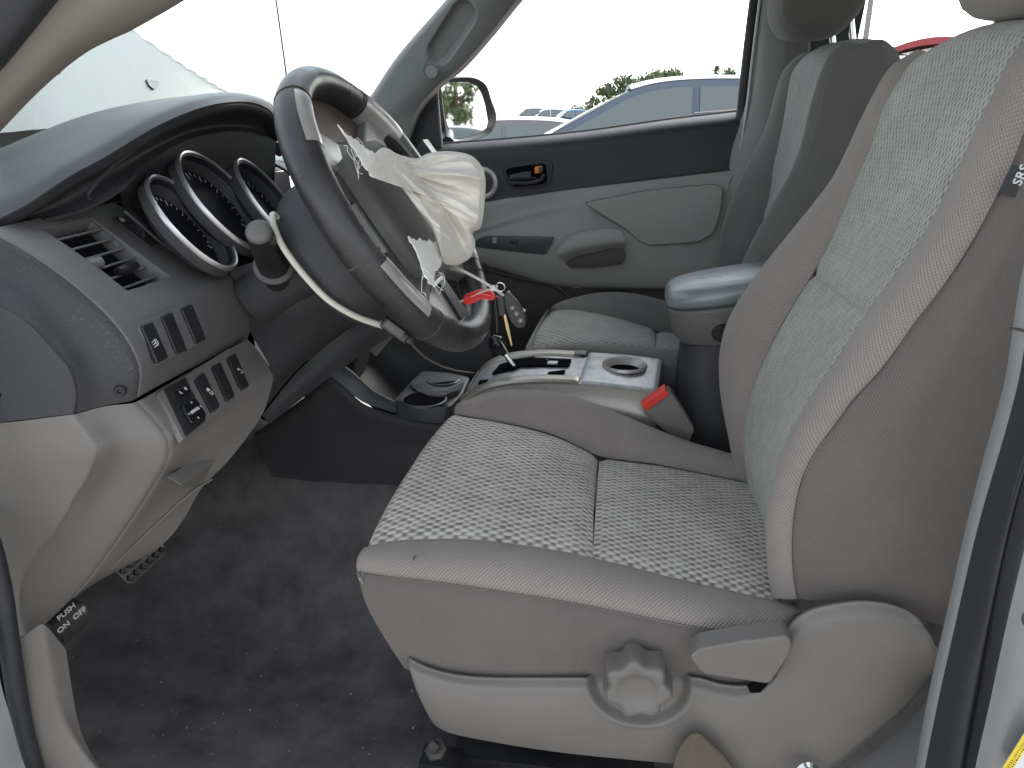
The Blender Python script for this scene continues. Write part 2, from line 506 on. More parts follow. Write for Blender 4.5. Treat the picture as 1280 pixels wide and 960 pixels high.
mat('door_dark', (0.026, 0.026, 0.029), .5, spec=.35, bump=.3, bscale=800, var=.12, vscale=5, rvar=.06)
mat('pillar_grey', (0.215, 0.216, 0.212), .6, bump=.2, bscale=900, var=.05)
mat('pillar_warm', (0.19, 0.172, 0.152), .6, bump=.2, bscale=900, var=.05)
mat('roof_lining', (0.42, 0.40, 0.37), .9, bump=.4, bscale=500)
mat('black_plastic', (0.018, 0.018, 0.020), .38, bump=.15, bscale=900, var=.2, vscale=20, dirt=.35)
mat('dial_black', (0.014, 0.014, 0.018), .5, spec=.15)
mat('black_gloss', (0.012, 0.012, 0.014), .18, var=.2)
mat('void_black', (0.005, 0.005, 0.006), .9, spec=.02)  # near-black fill; shade inside gaps, slots and wells put into the colour
mat('rubber', (0.022, 0.023, 0.026), .55, bump=.3, bscale=400, var=.2, vscale=10)
mat('leather', (0.030, 0.029, 0.031), .33, bump=.55, bscale=520, var=.2, vscale=18, rvar=.1)
mat('hub_plastic', (0.115, 0.112, 0.105), .5, bump=.35, bscale=900, var=.12, vscale=9, dirt=.3)
mat('silver', (0.52, 0.52, 0.53), .32, metal=.85, var=.08, vscale=20)
mat('satin_silver', (0.40, 0.385, 0.37), .33, metal=.35, var=.1, vscale=25)
mat('champagne', (0.36, 0.34, 0.305), .38, metal=.6, var=.08, vscale=20)
mat('scuffed_silver', (0.40, 0.41, 0.415), .36, metal=.4, var=.28, vscale=38, rvar=.1, dirt=.5, dcol=(.05, .05, .05))
mat('chrome', (0.8, 0.8, 0.8), .12, metal=1.0)
mat('steel', (0.12, 0.115, 0.105), .45, metal=.6, var=.3, vscale=60)
mat('carpet', (0.122, 0.116, 0.118), .95, spec=.15, bump=1.0, bscale=420, var=.32, vscale=16, dirt=.16, dcol=(.2, .19, .18))
mat('airbag_cloth', (0.66, 0.63, 0.575), .75, spec=.3, bump=.35, bscale=900, var=.08, vscale=9)
mat('torn_cloth', (0.72, 0.71, 0.68), .85, spec=.2, bump=.5, bscale=600)
mat('white_strap', (0.62, 0.60, 0.53), .45, var=.06)
mat('red_tag', (0.62, 0.035, 0.035), .35, var=.1)
mat('red_button', (0.70, 0.055, 0.030), .35, var=.08, vscale=40)
mat('orange', (0.75, 0.18, 0.03), .4)
mat('print_white', (0.62, 0.62, 0.60), .6)
mat('print_grey', (0.40, 0.40, 0.40), .6)
mat('brass', (0.45, 0.36, 0.20), .35, metal=.9)
mat('webbing', (0.095, 0.080, 0.058), .75, bump=.6, bscale=700, var=.1)
mat('webbing_grey', (0.12, 0.118, 0.115), .75, bump=.6, bscale=700, var=.1)
mat('truck_paint', (0.22, 0.222, 0.225), .25, metal=.25, var=.03)
mat('hood_paint', (0.062, 0.070, 0.069), .35, metal=.1, var=.04)
mat('yellow_print', (0.75, 0.56, 0.04), .5)
mat('label_black', (0.02, 0.02, 0.022), .6)
mat('thread', (0.06, 0.055, 0.05), .9)
mat('pale_gravel', (0.36, 0.345, 0.315), .9, bump=.6, bscale=60, var=.25, vscale=1.2)
mat('mirror', (0.85, 0.87, 0.86), .02, metal=1.0)
mat('car_blue_grey', (0.13, 0.16, 0.20), .25, metal=.4)
mat('car_red', (0.45, 0.02, 0.03), .25, metal=.1)
mat('car_white', (0.72, 0.73, 0.74), .25)
mat('car_grey', (0.20, 0.20, 0.20), .3, metal=.3)
mat('car_blue', (0.05, 0.18, 0.42), .3)
mat('car_glass', (0.21, 0.235, 0.23), .05, metal=.75)
mat('tyre', (0.015, 0.015, 0.016), .8)
mat('bark', (0.09, 0.065, 0.045), .9, bump=.8, bscale=20)
mat('leaf_a', (0.11, 0.155, 0.070), .7, var=.3, vscale=3)
mat('leaf_b', (0.15, 0.19, 0.095), .7, var=.3, vscale=3)
mat('leaf_c', (0.085, 0.11, 0.062), .7, var=.3, vscale=3)
mat('pole_grey', (0.22, 0.21, 0.20), .8)
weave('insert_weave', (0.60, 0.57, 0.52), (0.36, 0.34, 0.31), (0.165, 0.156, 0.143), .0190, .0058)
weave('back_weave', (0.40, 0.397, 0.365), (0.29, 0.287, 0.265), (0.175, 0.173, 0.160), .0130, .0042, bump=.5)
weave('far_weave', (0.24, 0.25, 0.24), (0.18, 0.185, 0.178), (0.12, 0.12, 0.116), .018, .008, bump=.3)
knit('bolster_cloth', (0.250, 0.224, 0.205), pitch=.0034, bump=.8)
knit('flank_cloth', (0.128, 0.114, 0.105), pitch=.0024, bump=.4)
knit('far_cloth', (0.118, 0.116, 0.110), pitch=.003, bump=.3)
glass('window_glass', (.93, .96, .95), .03)
glass('windshield_glass', (.88, .95, .93), .04)
glass('lens', (.55, .55, .56), .06)
mat('rubber_pedal', (0.060, 0.058, 0.050), .6, bump=.5, bscale=300, var=.3, vscale=30)
mat('lid_vinyl', (0.19, 0.21, 0.218), .33, spec=.8, bump=.45, bscale=420, var=.12, vscale=14, rvar=.06)  # lighter and bluer than plain vinyl, sky sheen put into the colour
mat('kick_brown', (0.060, 0.052, 0.047), .6, bump=.3, bscale=600, var=.1)
mat('thread_grey', (0.10, 0.10, 0.098), .9)
mat('silver_trim', (0.35, 0.36, 0.37), .35, metal=.5)
mat('leather_brown', (0.085, 0.062, 0.050), .5, bump=.6, bscale=420, var=.2, vscale=18)
# ------------------------------------------------------------------ driver's seat
def lerp_rows(A, B, n, ts, up=Vector((0, 0, 0)), amt=0.0):
    a, b = spline(A, n), spline(B, n)
    rows = []
    for t in ts:
        rows.append([a[i].lerp(b[i], t) + up * amt * math.sin(math.pi * t) for i in range(n)])
    return rows
def front_wrap(rows, offs):
    return [[r[0] + Vector(o) for o in offs] + r for r in rows]
ds = thing('driver_seat', 'grey cloth driver seat with woven centre panels, knob and lever on its side', 'seat', W3(0.0, 1.03, 0.31))
S1 = [(458, 682, .845), (490, 674, .855), (540, 671, .86), (600, 672, .86), (680, 682, .86), (742, 694, .86)]
S1b = [(742, 694, .86), (800, 708, .86), (850, 721, .86), (970, 748, .865), (1000, 756, .87)]
S2 = [(566, 516, 1.20), (620, 524, 1.2), (690, 541, 1.2), (750, 569, 1.2)]
S2b = [(750, 569, 1.2), (790, 575, 1.2), (830, 580, 1.2), (945, 603, 1.2), (980, 612, 1.2)]
wrapo = [(.075, 0, -.155), (.045, 0, -.11), (.016, 0, -.055), (.002, 0, -.018)]
r_ = lerp_rows(S1, S2, 12, (0, .2, .4, .6, .8, 1), Vector((-.25, 0, 1)), .012)
surf('cushion_front_panel', front_wrap(r_, wrapo), 'insert_weave', ds, nu=60, nv=44, sink=(0, .006, .004, .005), sw=.009, out=(-.2, 0, 1), arc=True, th=.006)
r_ = lerp_rows(S1b, S2b, 10, (0, .2, .4, .6, .8, 1), Vector((0, 0, 1)), .010)
surf('cushion_rear_panel', r_, 'insert_weave', ds, nu=44, nv=44, sink=(.006, 0, .004, .005), sw=.009, out=(0, 0, 1), th=.006, uvrot=False)
LOW = [(446, 716, .80), (490, 722, .797), (560, 730, .795), (640, 742, .793), (720, 755, .792), (800, 771, .79), (880, 786, .79), (950, 795, .79), (984, 786, .80), (998, 772, .82)]
S1all = S1 + S1b[1:]
r_ = lerp_rows(S1all, LOW, 16, (0, .33, .66, 1), Vector((0, -.6, .8)), .014)
surf('cushion_side_bolster', front_wrap(r_, [(.08, .03, -.16), (.05, .02, -.11), (.018, .008, -.055), (.003, 0, -.018)]), 'bolster_cloth', ds, nu=90, nv=22, sink=(0, .004, .004, .003), sw=.007, out=(0, -.5, 1), th=.006)
BOT = [(505, 835, .792), (545, 855, .79), (600, 866, .79), (700, 868, .79), (800, 866, .79), (862, 864, .79), (905, 860, .79), (965, 850, .79), (1000, 800, .80)]
MID = [(464, 768, .787), (560, 790, .784), (640, 800, .783), (720, 806, .782), (800, 815, .782), (880, 822, .782), (960, 818, .785), (992, 788, .80)]
PK = PY(745, 752, .785)
def pucker(u, v, p):
    d = (p - PK).length
    s = math.exp(-(d / .16) ** 2) * math.exp(-(v / .55) ** 2)
    return .00035 * s * math.sin(d * 620 + 2 * noise.noise(p * 20)) + .0035 * noise.noise(p * 17) * (1 - v * .5) + .0022 * s * noise.noise(Vector((p.x * 60, 3, p.z * 18)))
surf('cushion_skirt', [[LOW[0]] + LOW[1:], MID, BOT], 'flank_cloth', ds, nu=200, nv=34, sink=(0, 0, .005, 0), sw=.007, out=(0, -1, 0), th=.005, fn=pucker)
T_ = [(572, 512, 1.235), (600, 494, 1.26), (640, 487, 1.27), (700, 491, 1.27), (760, 511, 1.27), (830, 540, 1.27), (880, 558, 1.265), (918, 568, 1.26), (950, 590, 1.26)]
S2all = S2 + S2b[1:]
a_, t_ = spline(S2all, 14), spline(T_, 14)
mid_ = [a_[i].lerp(t_[i], .55) + Vector((0, -.004, .012)) for i in range(14)]
r_ = [a_, mid_, t_, [p + Vector((0, .03, -.035)) for p in t_], [p + Vector((0, .035, -.15)) for p in t_]]
surf('cushion_side_bolster', front_wrap(r_, [(.06, 0, -.14), (.03, 0, -.08), (.008, 0, -.03)]), 'bolster_cloth', ds, nu=60, nv=34, sink=(0, 0, .006, 0), sw=.009, out=(0, -.3, 1), th=.006)
surf('cushion_nose', [[W3(-.300, .80, .672), W3(-.302, 1.03, .69), W3(-.29, 1.27, .70)], [W3(-.275, .80, .61), W3(-.28, 1.03, .61), W3(-.27, 1.27, .62)], [W3(-.235, .80, .52), W3(-.235, 1.03, .52), W3(-.235, 1.27, .52)]], 'flank_cloth', ds, out=(-1, 0, 0))
# seam stitching that shows as a dark line on the side of the cushion
tube('seam_piping', [V(p) + Vector((0, -.0005, .0015)) for p in LOW[:8]], 0.0006, 'thread', ds, seg=6, n=60)
# --- backrest
LSa = [(934, 610, 1.19), (928, 570, 1.19), (927, 544, 1.19), (932, 510, 1.19), (947, 461, 1.19), (977, 401, 1.19), (1013, 341, 1.19)]
LSb = [(1013, 341, 1.19), (1036, 297, 1.19), (1064, 231, 1.19), (1083, 187, 1.19), (1101, 134, 1.19), (1122, 97, 1.195), (1136, 78, 1.195)]
RSa = [(972, 745, .92), (966, 700, .92), (965, 649, .92), (970, 611, .92), (981, 570, .92), (996, 532, .92), (1022, 487, .92), (1049, 446, .92), (1080, 396, .92)]
RSb = [(1080, 396, .92), (1117, 345, .92), (1155, 294, .92), (1189, 231, .92), (1214, 175, .92), (1240, 125, .92), (1262, 81, .92), (1285, 46, .925)]
r_ = lerp_rows(RSa, LSa, 14, (0, .2, .4, .6, .8, 1), Vector((1, 0, 0)), .006)
surf('backrest_lower_panel', r_, 'back_weave', ds, nu=60, nv=40, sink=(0, .005, .004, .004), sw=.009, out=(-1, -.2, .3), th=.006)
r_ = lerp_rows(RSb, LSb, 14, (0, .2, .4, .6, .8, 1), Vector((1, 0, 0)), .004)
for i, r in enumerate(r_):
    t = i / 5
    e = r[-1]; lift = Vector((0, 0, .018)) * math.sin(math.pi * t)
    r[-1] = e + lift; r[-2] = r[-2] + lift * .5
    r.append(r[-1] + Vector((.03, 0, .012))); r.append(r[-2] + Vector((.075, 0, .006)))
surf('backrest_upper_panel', r_, 'back_weave', ds, nu=80, nv=40, sink=(.005, 0, .004, .004), sw=.009, out=(-1, -.2, .3), th=.006)
FS = [(926, 600, 1.27), (917, 555, 1.27), (910, 529, 1.27), (902, 495, 1.27), (899, 461, 1.27), (902, 424, 1.27), (917, 386, 1.27), (944, 345, 1.27), (974, 307, 1.27), (1014, 259, 1.27), (1042, 225, 1.27), (1067, 178, 1.27), (1092, 131, 1.27), (1111, 99, 1.265), (1128, 79, 1.25), (1150, 64, 1.24)]
LS = LSa + LSb[1:] + [V(LSb[-1]) + Vector((.03, 0, .012))]
a_, f_ = spline(LS, 20), spline(FS, 20)
m_ = [a_[i].lerp(f_[i], .5) + Vector((-.012, 0, .003)) for i in range(20)]
surf('backrest_bolster', [a_, m_, f_, [p + Vector((.04, .025, -.005)) for p in f_], [p + Vector((.15, .02, 0)) for p in f_]], 'bolster_cloth', ds, nu=90, nv=34, sink=(0, 0, .006, 0), sw=.009, out=(-1, 0, .2), th=.006)
OS = [(997, 750, .822), (991, 711, .82), (991, 656, .82), (997, 619, .82), (1011, 577, .82), (1037, 540, .82), (1067, 499, .82), (1105, 457, .82), (1142, 405, .82), (1180, 356, .82), (1214, 304, .82), (1233, 269, .82), (1260, 216, .82), (1279, 169, .82), (1297, 118, .825), (1318, 72, .84)]
RS = RSa + RSb[1:] + [V(RSb[-1]) + Vector((.02, 0, .01))]
b_, o_ = spline(RS, 20), spline(OS, 20)
surf('backrest_bolster', [b_] + [[b_[i].lerp(o_[i], t) + Vector((-.020, -.012, .006)) * math.sin(math.pi * t) for i in range(20)] for t in (.3, .65)] + [o_], 'bolster_cloth', ds, nu=100, nv=26, sink=(0, 0, .004, .003), sw=.008, out=(-1, -.6, .2), th=.006)
FM = [(1092, 752, .812), (1090, 700, .803), (1105, 600, .80), (1150, 500, .80), (1200, 420, .80), (1262, 310, .803), (1305, 220, .81), (1345, 110, .83)]
FR = [(1200, 792, .83), (1212, 700, .82), (1238, 600, .82), (1265, 500, .82), (1295, 400, .82), (1340, 300, .83), (1380, 200, .84), (1410, 95, .86)]
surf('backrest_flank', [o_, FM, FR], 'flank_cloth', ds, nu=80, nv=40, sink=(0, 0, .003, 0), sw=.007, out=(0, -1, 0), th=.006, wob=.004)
tube('seam_piping', [p + Vector((0, -.001, 0)) for p in o_], 0.0006, 'thread', ds, seg=6, n=90)
fr_ = spline(FR, 10)
surf('backrest_shell', [fr_, [W3(p.x + .03, 1.04, p.z) for p in fr_], [W3(p.x, 1.27, p.z) for p in fr_]], 'black_plastic', ds, nu=14, nv=12, out=(1, 0, 0))
# --- head restraint
def headrest(parent, c, w, d, h, m, lean=0.25, posts=True, py=.06, pz=.12):
    secs = []
    for k in range(9):
        a = -1 + 2 * k / 8
        s = (1 - abs(a) ** 3.2) ** .5 if abs(a) < 1 else 0.02
        s = max(s, .12)
        ring = []
        for q in range(24):
            th = 2 * math.pi * q / 24
            cx, cz = math.cos(th), math.sin(th)
            x = math.copysign(abs(cx) ** .62, cx) * d * (.55 + .45 * s)
            z = math.copysign(abs(cz) ** .7, cz) * h * s
            ring.append(c + Vector((x + lean * z, a * w, z)))
        secs.append(ring)
    hr = loft('headrest', secs, m, parent, nu=40, nv=40)
    if posts:
        for s in (-1, 1):
            b = c + Vector((-lean * h, s * py, -h * .8))
            tube('post', [b, b + Vector((-lean * pz * .6, 0, -pz))], .0062, 'chrome', hr, seg=12, straight=True)
            p = b + Vector((-lean * pz * .45, 0, -pz * .72))
    return hr
headrest(ds, W3(.445, 1.02, 1.425), .135, .062, .088, 'bolster_cloth')
# --- moulded side cover with knob recess
TOPE = [(500, 823, .775), (520, 833, .772), (545, 843, .77), (600, 851, .77), (700, 852, .77), (800, 851, .77), (862, 850, .77), (890, 858, .77), (930, 862, .77), (958, 852, .77), (978, 815, .77), (990, 786, .772), (1010, 770, .775), (1040, 761, .775), (1070, 757, .775), (1100, 757, .775), (1135, 766, .775), (1160, 782, .775), (1172, 800, .775)]
BOTE = [(536, 906, .775), (560, 920, .772), (620, 933, .77), (700, 946, .77), (780, 955, .77), (860, 963, .77), (920, 972, .77), (985, 985, .77), (1030, 976, .77), (1070, 950, .77), (1110, 918, .77), (1145, 885, .772), (1168, 848, .775), (1177, 822, .775)]
KC = PY(798, 853, .77)
def recess(u, v, p):
    d = math.hypot((p.x - KC.x) / 1.0, (p.z - KC.z) / .92)
    s = min(1, max(0, (.064 - d) / .012)); s = s * s * (3 - 2 * s)
    e = math.exp(-((d - .0645) / .004) ** 2) * .0012
    return -.013 * s + e
t_, b_ = spline(TOPE, 24), spline(BOTE, 24)
sc = surf('side_cover', [t_, [t_[i].lerp(b_[i], .35) + Vector((0, -.008, 0)) for i in range(24)], [t_[i].lerp(b_[i], .7) + Vector((0, -.007, 0)) for i in range(24)], b_], 'trim_grey', ds, nu=230, nv=84, sink=(.016, .006, .008, .010), sw=.007, out=(0, -1, 0), th=.004, fn=recess)
def lobed(name, c, ax, r0, amp, lobes, depth, m, parent, ph=0.0):
    u = Vector((1, 0, 0)); v = ax.cross(u).normalized()
    bm = bmesh.new(); n = 112; rings = []
    def rr(th, k):
        w = math.cos(lobes * th + ph)
        return (r0 + amp * w) * k
    prof = [(1.03, -depth), (1.03, -depth * .8), (1.01, -depth * .40), (.995, -depth * .22), (.965, -depth * .10), (.92, -.0012), (.86, 0), (.78, .0004)]
    for k, h in prof:
        rings.append([bm.verts.new(c + ax * h + (u * math.cos(2 * math.pi * i / n) + v * math.sin(2 * math.pi * i / n)) * rr(2 * math.pi * i / n, k)) for i in range(n)])
    for k, h in ((.68, .0004), (.62, -.0004), (.57, -.0022), (.30, -.0034), (.05, -.0038)):
        rings.append([bm.verts.new(c + ax * h + (u * math.cos(2 * math.pi * i / n) + v * math.sin(2 * math.pi * i / n)) * r0 * k) for i in range(n)])
    for A, B in zip(rings, rings[1:]):
        for i in range(n): bm.faces.new((A[i], A[(i + 1) % n], B[(i + 1) % n], B[i]))
    bm.faces.new(rings[-1]); bm.faces.new(rings[0][::-1])
    bmesh.ops.recalc_face_normals(bm, faces=bm.faces)
    return from_bm(name, bm, m, parent, sharp=50)
lobed('adjuster_knob', PY(797, 865, .735), Vector((.03, -1, .05)).normalized(), 0.0375, .0036, 7, .034, 'trim_grey', ds, ph=.4)
lev = slab('recline_lever', rounded([(861, 822, .745), (874, 811, .745), (930, 801, .745), (983, 795, .745), (990, 802, .745), (988, 818, .745), (962, 856, .745), (915, 849, .745), (878, 843, .745)], .006), .028, 'trim_grey', ds, bevel=.009, bseg=5, sharp=60)
slab('lever_shade', [(934, 858, .766), (968, 846, .766), (950, 866, .766), (938, 866, .766)], .003, 'void_black', ds, bevel=0)  # black plate standing in for shade under the lever
# --- woven label sewn into the seam
o_, n_ = PY(1262, 216, .812), Vector((.12, -1, .1)).normalized()
def on(px, py): return PP(px, py, o_, n_)
tg = slab('airbag_label', [on(1265, 206), on(1249, 241), on(1300, 257), on(1316, 215)], .0012, 'label_black', ds, bevel=0, n=n_)
ux = (on(1280, 190) - on(1262, 228)).normalized(); uy = n_.cross(ux)
lettering('label_print', 'SRS', .0125, on(1276, 219) + n_ * .0008, ux, uy, 'print_white', tg, bold=.0002)
lettering('label_print', 'AIRBAG', .0125, on(1288, 231) + n_ * .0008, ux, uy, 'print_white', tg, bold=.0002)
# tiny burr stuck to the cloth
tube('cloth_snag', [(511, 709, .812), (516, 702, .812), (518, 696, .813), (520, 694, .812)], .0009, 'thread', ds, seg=5)

# ------------------------------------------------------------------ passenger seat
ps = thing('passenger_seat', 'grey cloth passenger seat behind the centre console, headrest raised on chrome posts', 'seat', W3(.05, 1.76, .31))
a_ = [(661, 437, 1.58), (675, 434, 1.58), (700, 431, 1.58), (735, 429, 1.58), (779, 431, 1.58), (821, 435, 1.58)]
b_ = [(692, 388, 1.86), (706, 385, 1.86), (722, 386, 1.86), (763, 394, 1.86), (794, 403, 1.86), (821, 412, 1.86)]
fo = [(.05, 0, -.14), (.02, 0, -.07), (.002, 0, -.02)]
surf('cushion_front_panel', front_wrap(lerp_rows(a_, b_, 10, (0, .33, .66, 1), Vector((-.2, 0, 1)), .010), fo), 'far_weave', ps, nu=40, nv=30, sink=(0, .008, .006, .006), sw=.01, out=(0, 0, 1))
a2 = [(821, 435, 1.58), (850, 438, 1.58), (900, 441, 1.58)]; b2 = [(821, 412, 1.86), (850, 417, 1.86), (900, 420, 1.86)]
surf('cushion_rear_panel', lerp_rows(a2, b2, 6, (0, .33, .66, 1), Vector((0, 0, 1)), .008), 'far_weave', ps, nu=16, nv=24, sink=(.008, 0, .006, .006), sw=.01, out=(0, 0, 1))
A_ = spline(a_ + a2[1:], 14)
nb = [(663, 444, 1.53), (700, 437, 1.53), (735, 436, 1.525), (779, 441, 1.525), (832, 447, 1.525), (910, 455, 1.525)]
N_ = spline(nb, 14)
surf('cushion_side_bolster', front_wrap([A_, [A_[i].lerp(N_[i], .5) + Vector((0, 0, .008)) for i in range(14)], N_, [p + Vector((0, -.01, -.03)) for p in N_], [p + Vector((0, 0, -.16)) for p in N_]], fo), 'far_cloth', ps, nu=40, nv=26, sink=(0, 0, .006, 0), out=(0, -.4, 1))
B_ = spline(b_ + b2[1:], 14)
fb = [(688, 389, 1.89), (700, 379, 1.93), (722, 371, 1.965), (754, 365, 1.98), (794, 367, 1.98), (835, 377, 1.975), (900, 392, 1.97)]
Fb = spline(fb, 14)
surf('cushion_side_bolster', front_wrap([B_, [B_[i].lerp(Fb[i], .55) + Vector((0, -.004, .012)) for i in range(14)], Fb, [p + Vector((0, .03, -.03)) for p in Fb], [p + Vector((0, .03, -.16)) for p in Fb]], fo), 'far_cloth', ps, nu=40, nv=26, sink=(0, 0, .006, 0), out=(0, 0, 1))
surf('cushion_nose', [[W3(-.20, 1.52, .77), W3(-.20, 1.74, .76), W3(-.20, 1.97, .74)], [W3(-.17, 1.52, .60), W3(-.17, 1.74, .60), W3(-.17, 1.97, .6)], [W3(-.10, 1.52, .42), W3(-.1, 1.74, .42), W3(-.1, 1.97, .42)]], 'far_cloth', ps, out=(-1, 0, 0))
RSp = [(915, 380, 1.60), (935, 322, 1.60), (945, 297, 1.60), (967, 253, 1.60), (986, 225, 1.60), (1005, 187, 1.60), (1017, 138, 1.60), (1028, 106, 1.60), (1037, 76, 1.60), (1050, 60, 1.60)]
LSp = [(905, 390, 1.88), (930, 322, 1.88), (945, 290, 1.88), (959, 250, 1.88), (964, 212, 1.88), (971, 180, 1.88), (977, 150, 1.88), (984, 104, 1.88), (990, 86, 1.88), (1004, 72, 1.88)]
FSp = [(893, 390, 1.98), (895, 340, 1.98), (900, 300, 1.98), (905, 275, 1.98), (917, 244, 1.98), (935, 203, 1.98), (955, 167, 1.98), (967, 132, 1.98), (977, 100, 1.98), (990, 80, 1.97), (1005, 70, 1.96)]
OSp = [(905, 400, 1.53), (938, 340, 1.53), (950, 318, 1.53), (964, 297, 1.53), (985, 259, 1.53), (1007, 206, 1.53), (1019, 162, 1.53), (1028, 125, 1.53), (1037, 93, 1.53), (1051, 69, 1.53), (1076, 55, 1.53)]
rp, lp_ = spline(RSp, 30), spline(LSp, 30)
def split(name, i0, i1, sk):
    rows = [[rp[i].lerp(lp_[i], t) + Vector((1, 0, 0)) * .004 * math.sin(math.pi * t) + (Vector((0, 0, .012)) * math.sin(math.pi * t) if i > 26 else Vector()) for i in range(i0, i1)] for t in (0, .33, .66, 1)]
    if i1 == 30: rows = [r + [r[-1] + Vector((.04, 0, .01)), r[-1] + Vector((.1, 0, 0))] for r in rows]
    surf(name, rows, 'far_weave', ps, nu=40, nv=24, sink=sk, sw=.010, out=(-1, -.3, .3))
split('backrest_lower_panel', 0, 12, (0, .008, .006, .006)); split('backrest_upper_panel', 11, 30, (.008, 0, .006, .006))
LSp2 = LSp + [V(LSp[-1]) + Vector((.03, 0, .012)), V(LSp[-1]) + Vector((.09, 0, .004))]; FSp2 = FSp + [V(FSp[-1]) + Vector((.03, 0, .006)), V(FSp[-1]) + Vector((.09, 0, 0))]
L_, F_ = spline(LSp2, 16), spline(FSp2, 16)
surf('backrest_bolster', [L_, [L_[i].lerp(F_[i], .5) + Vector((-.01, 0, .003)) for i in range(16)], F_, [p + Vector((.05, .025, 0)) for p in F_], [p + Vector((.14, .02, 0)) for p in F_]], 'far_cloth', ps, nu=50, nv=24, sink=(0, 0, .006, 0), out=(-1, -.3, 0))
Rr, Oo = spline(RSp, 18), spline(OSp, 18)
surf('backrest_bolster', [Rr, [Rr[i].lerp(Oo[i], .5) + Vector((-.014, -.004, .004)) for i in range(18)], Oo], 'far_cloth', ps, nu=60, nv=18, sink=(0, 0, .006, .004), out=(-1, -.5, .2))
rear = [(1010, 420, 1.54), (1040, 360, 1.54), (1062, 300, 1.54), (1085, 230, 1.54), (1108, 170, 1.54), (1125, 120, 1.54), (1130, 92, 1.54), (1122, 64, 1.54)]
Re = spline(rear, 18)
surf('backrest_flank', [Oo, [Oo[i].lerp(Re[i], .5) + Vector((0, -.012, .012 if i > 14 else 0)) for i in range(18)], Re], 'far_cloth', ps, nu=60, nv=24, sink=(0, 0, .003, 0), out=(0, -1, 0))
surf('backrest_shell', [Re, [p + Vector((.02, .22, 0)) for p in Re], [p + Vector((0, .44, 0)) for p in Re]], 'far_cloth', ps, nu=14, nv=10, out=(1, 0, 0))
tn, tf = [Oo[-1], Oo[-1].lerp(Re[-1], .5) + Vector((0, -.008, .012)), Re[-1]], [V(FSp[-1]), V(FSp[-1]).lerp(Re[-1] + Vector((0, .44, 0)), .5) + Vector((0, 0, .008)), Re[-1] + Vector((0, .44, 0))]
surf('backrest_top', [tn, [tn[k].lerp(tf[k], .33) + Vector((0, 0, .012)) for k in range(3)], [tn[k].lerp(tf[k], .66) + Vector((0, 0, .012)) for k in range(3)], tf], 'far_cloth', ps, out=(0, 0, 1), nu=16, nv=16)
hp = headrest(ps, PY(1026, -30, 1.74), .135, .082, .115, 'far_cloth', posts=False, lean=.12)
for Y, b, t in ((1.67, (1067, 60), (1062, 5)), (1.81, (1043, 68), (1036, 10))):
    tube('post', [PY(*b, Y), PY(*t, Y)], .0062, 'chrome', hp, seg=12, straight=True)
# ------------------------------------------------------------------ dashboard
db = thing('dashboard', 'dark dashboard over a grey lower panel, with air vent, hooded gauges and switches', 'dashboard', W3(-.7, 1.0, .6))
YV = Vector((0, 1, 0))
box('dash_light_block', W3(-.76, 1.02, .90), (.14, .60, .34), 'void_black', db, bevel=.005)  # unseen black box added to block bright slits between the panels
slab('end_plate', [W3(-1.12, .704, .93), W3(-.70, .704, .93), W3(-.70, .704, 1.06), W3(-.80, .704, 1.09), W3(-1.12, .704, 1.05)], .02, 'cap_dark', db, bevel=.004)
slab('end_plate', [W3(-1.12, .703, .50), W3(-.78, .703, .55), W3(-.70, .703, .70), W3(-.70, .703, .928), W3(-1.12, .703, .928)], .02, 'trim_grey', db, bevel=.004)
# padded top and gauge hood
lip = [(-60, 300, .74), (-20, 282, .755), (31, 257, .78), (84, 222, .82), (135, 194, .87), (197, 157, .93), (253, 134, 1.0), (295, 127, 1.08), (323, 130, 1.15), (340, 141, 1.21), (350, 165, 1.24)]
top = [(-60, 240, .85), (-20, 216, .87), (0, 206, .88), (60, 180, .92), (110, 158, .97), (155, 139, 1.03), (205, 126, 1.08), (262, 118, 1.14), (305, 121, 1.18), (336, 132, 1.23), (352, 158, 1.26)]
l_, t_ = spline(lip, 30), spline(top, 30)
beh = [p + Vector((-.16, .03, -.03)) for p in t_]
surf('top_pad', [l_, [l_[i].lerp(t_[i], .18) + Vector((.002, -.004, .007)) for i in range(30)], [l_[i].lerp(t_[i], .55) + Vector((0, 0, .007)) for i in range(30)], t_, [p + Vector((-.07, .012, -.006)) for p in t_], beh], 'dash_pad', db, nu=90, nv=46, out=(0, -.3, 1), th=.008)
# rolled lip under the pad, then the shaded inside of the hood
inn = [p + Vector((-.006, .012, -.012)) for p in l_]
dee = [(-40, 297, .76), (20, 283, .80), (80, 268, .83), (112, 258, .85), (150, 236, .88), (190, 200, .97), (240, 172, 1.06), (300, 164, 1.15), (345, 176, 1.22), (352, 195, 1.24)]
d_ = spline(dee, 30)
surf('hood_inner', [[p + Vector((0, .001, -.002)) for p in l_], inn, [inn[i].lerp(d_[i], .3) + Vector((-.02, .01, .0)) for i in range(30)], [inn[i].lerp(d_[i], .7) + Vector((-.022, .01, 0)) for i in range(30)], d_], 'dash_dark', db, nu=80, nv=30, out=(1, -.3, -.4), th=.004)
tube('pad_seam', [(112, 250, .85), (113, 238, .85), (146, 204, .89), (197, 166, .935), (253, 138, 1.005), (295, 131, 1.08), (322, 134, 1.15)], .0018, 'dash_dark', db, seg=6, n=50)
# vent face, running across the cab
CR = [(-40, 282, .74), (0, 300, .74), (42, 324, .74), (93, 361, .74), (135, 400, .74), (160, 434, .74), (172, 465, .74), (169, 499, .74)]
c_ = spline(CR, 16)
TO = [V((-40, 297, .76)), V((0, 292, .77)), V((51, 278, .80)), V((107, 264, .845)), V((143, 254, .88)), V((157, 262, .89)), V((215, 310, .93)), V((262, 337, .97)), V((290, 341, 1.0))]
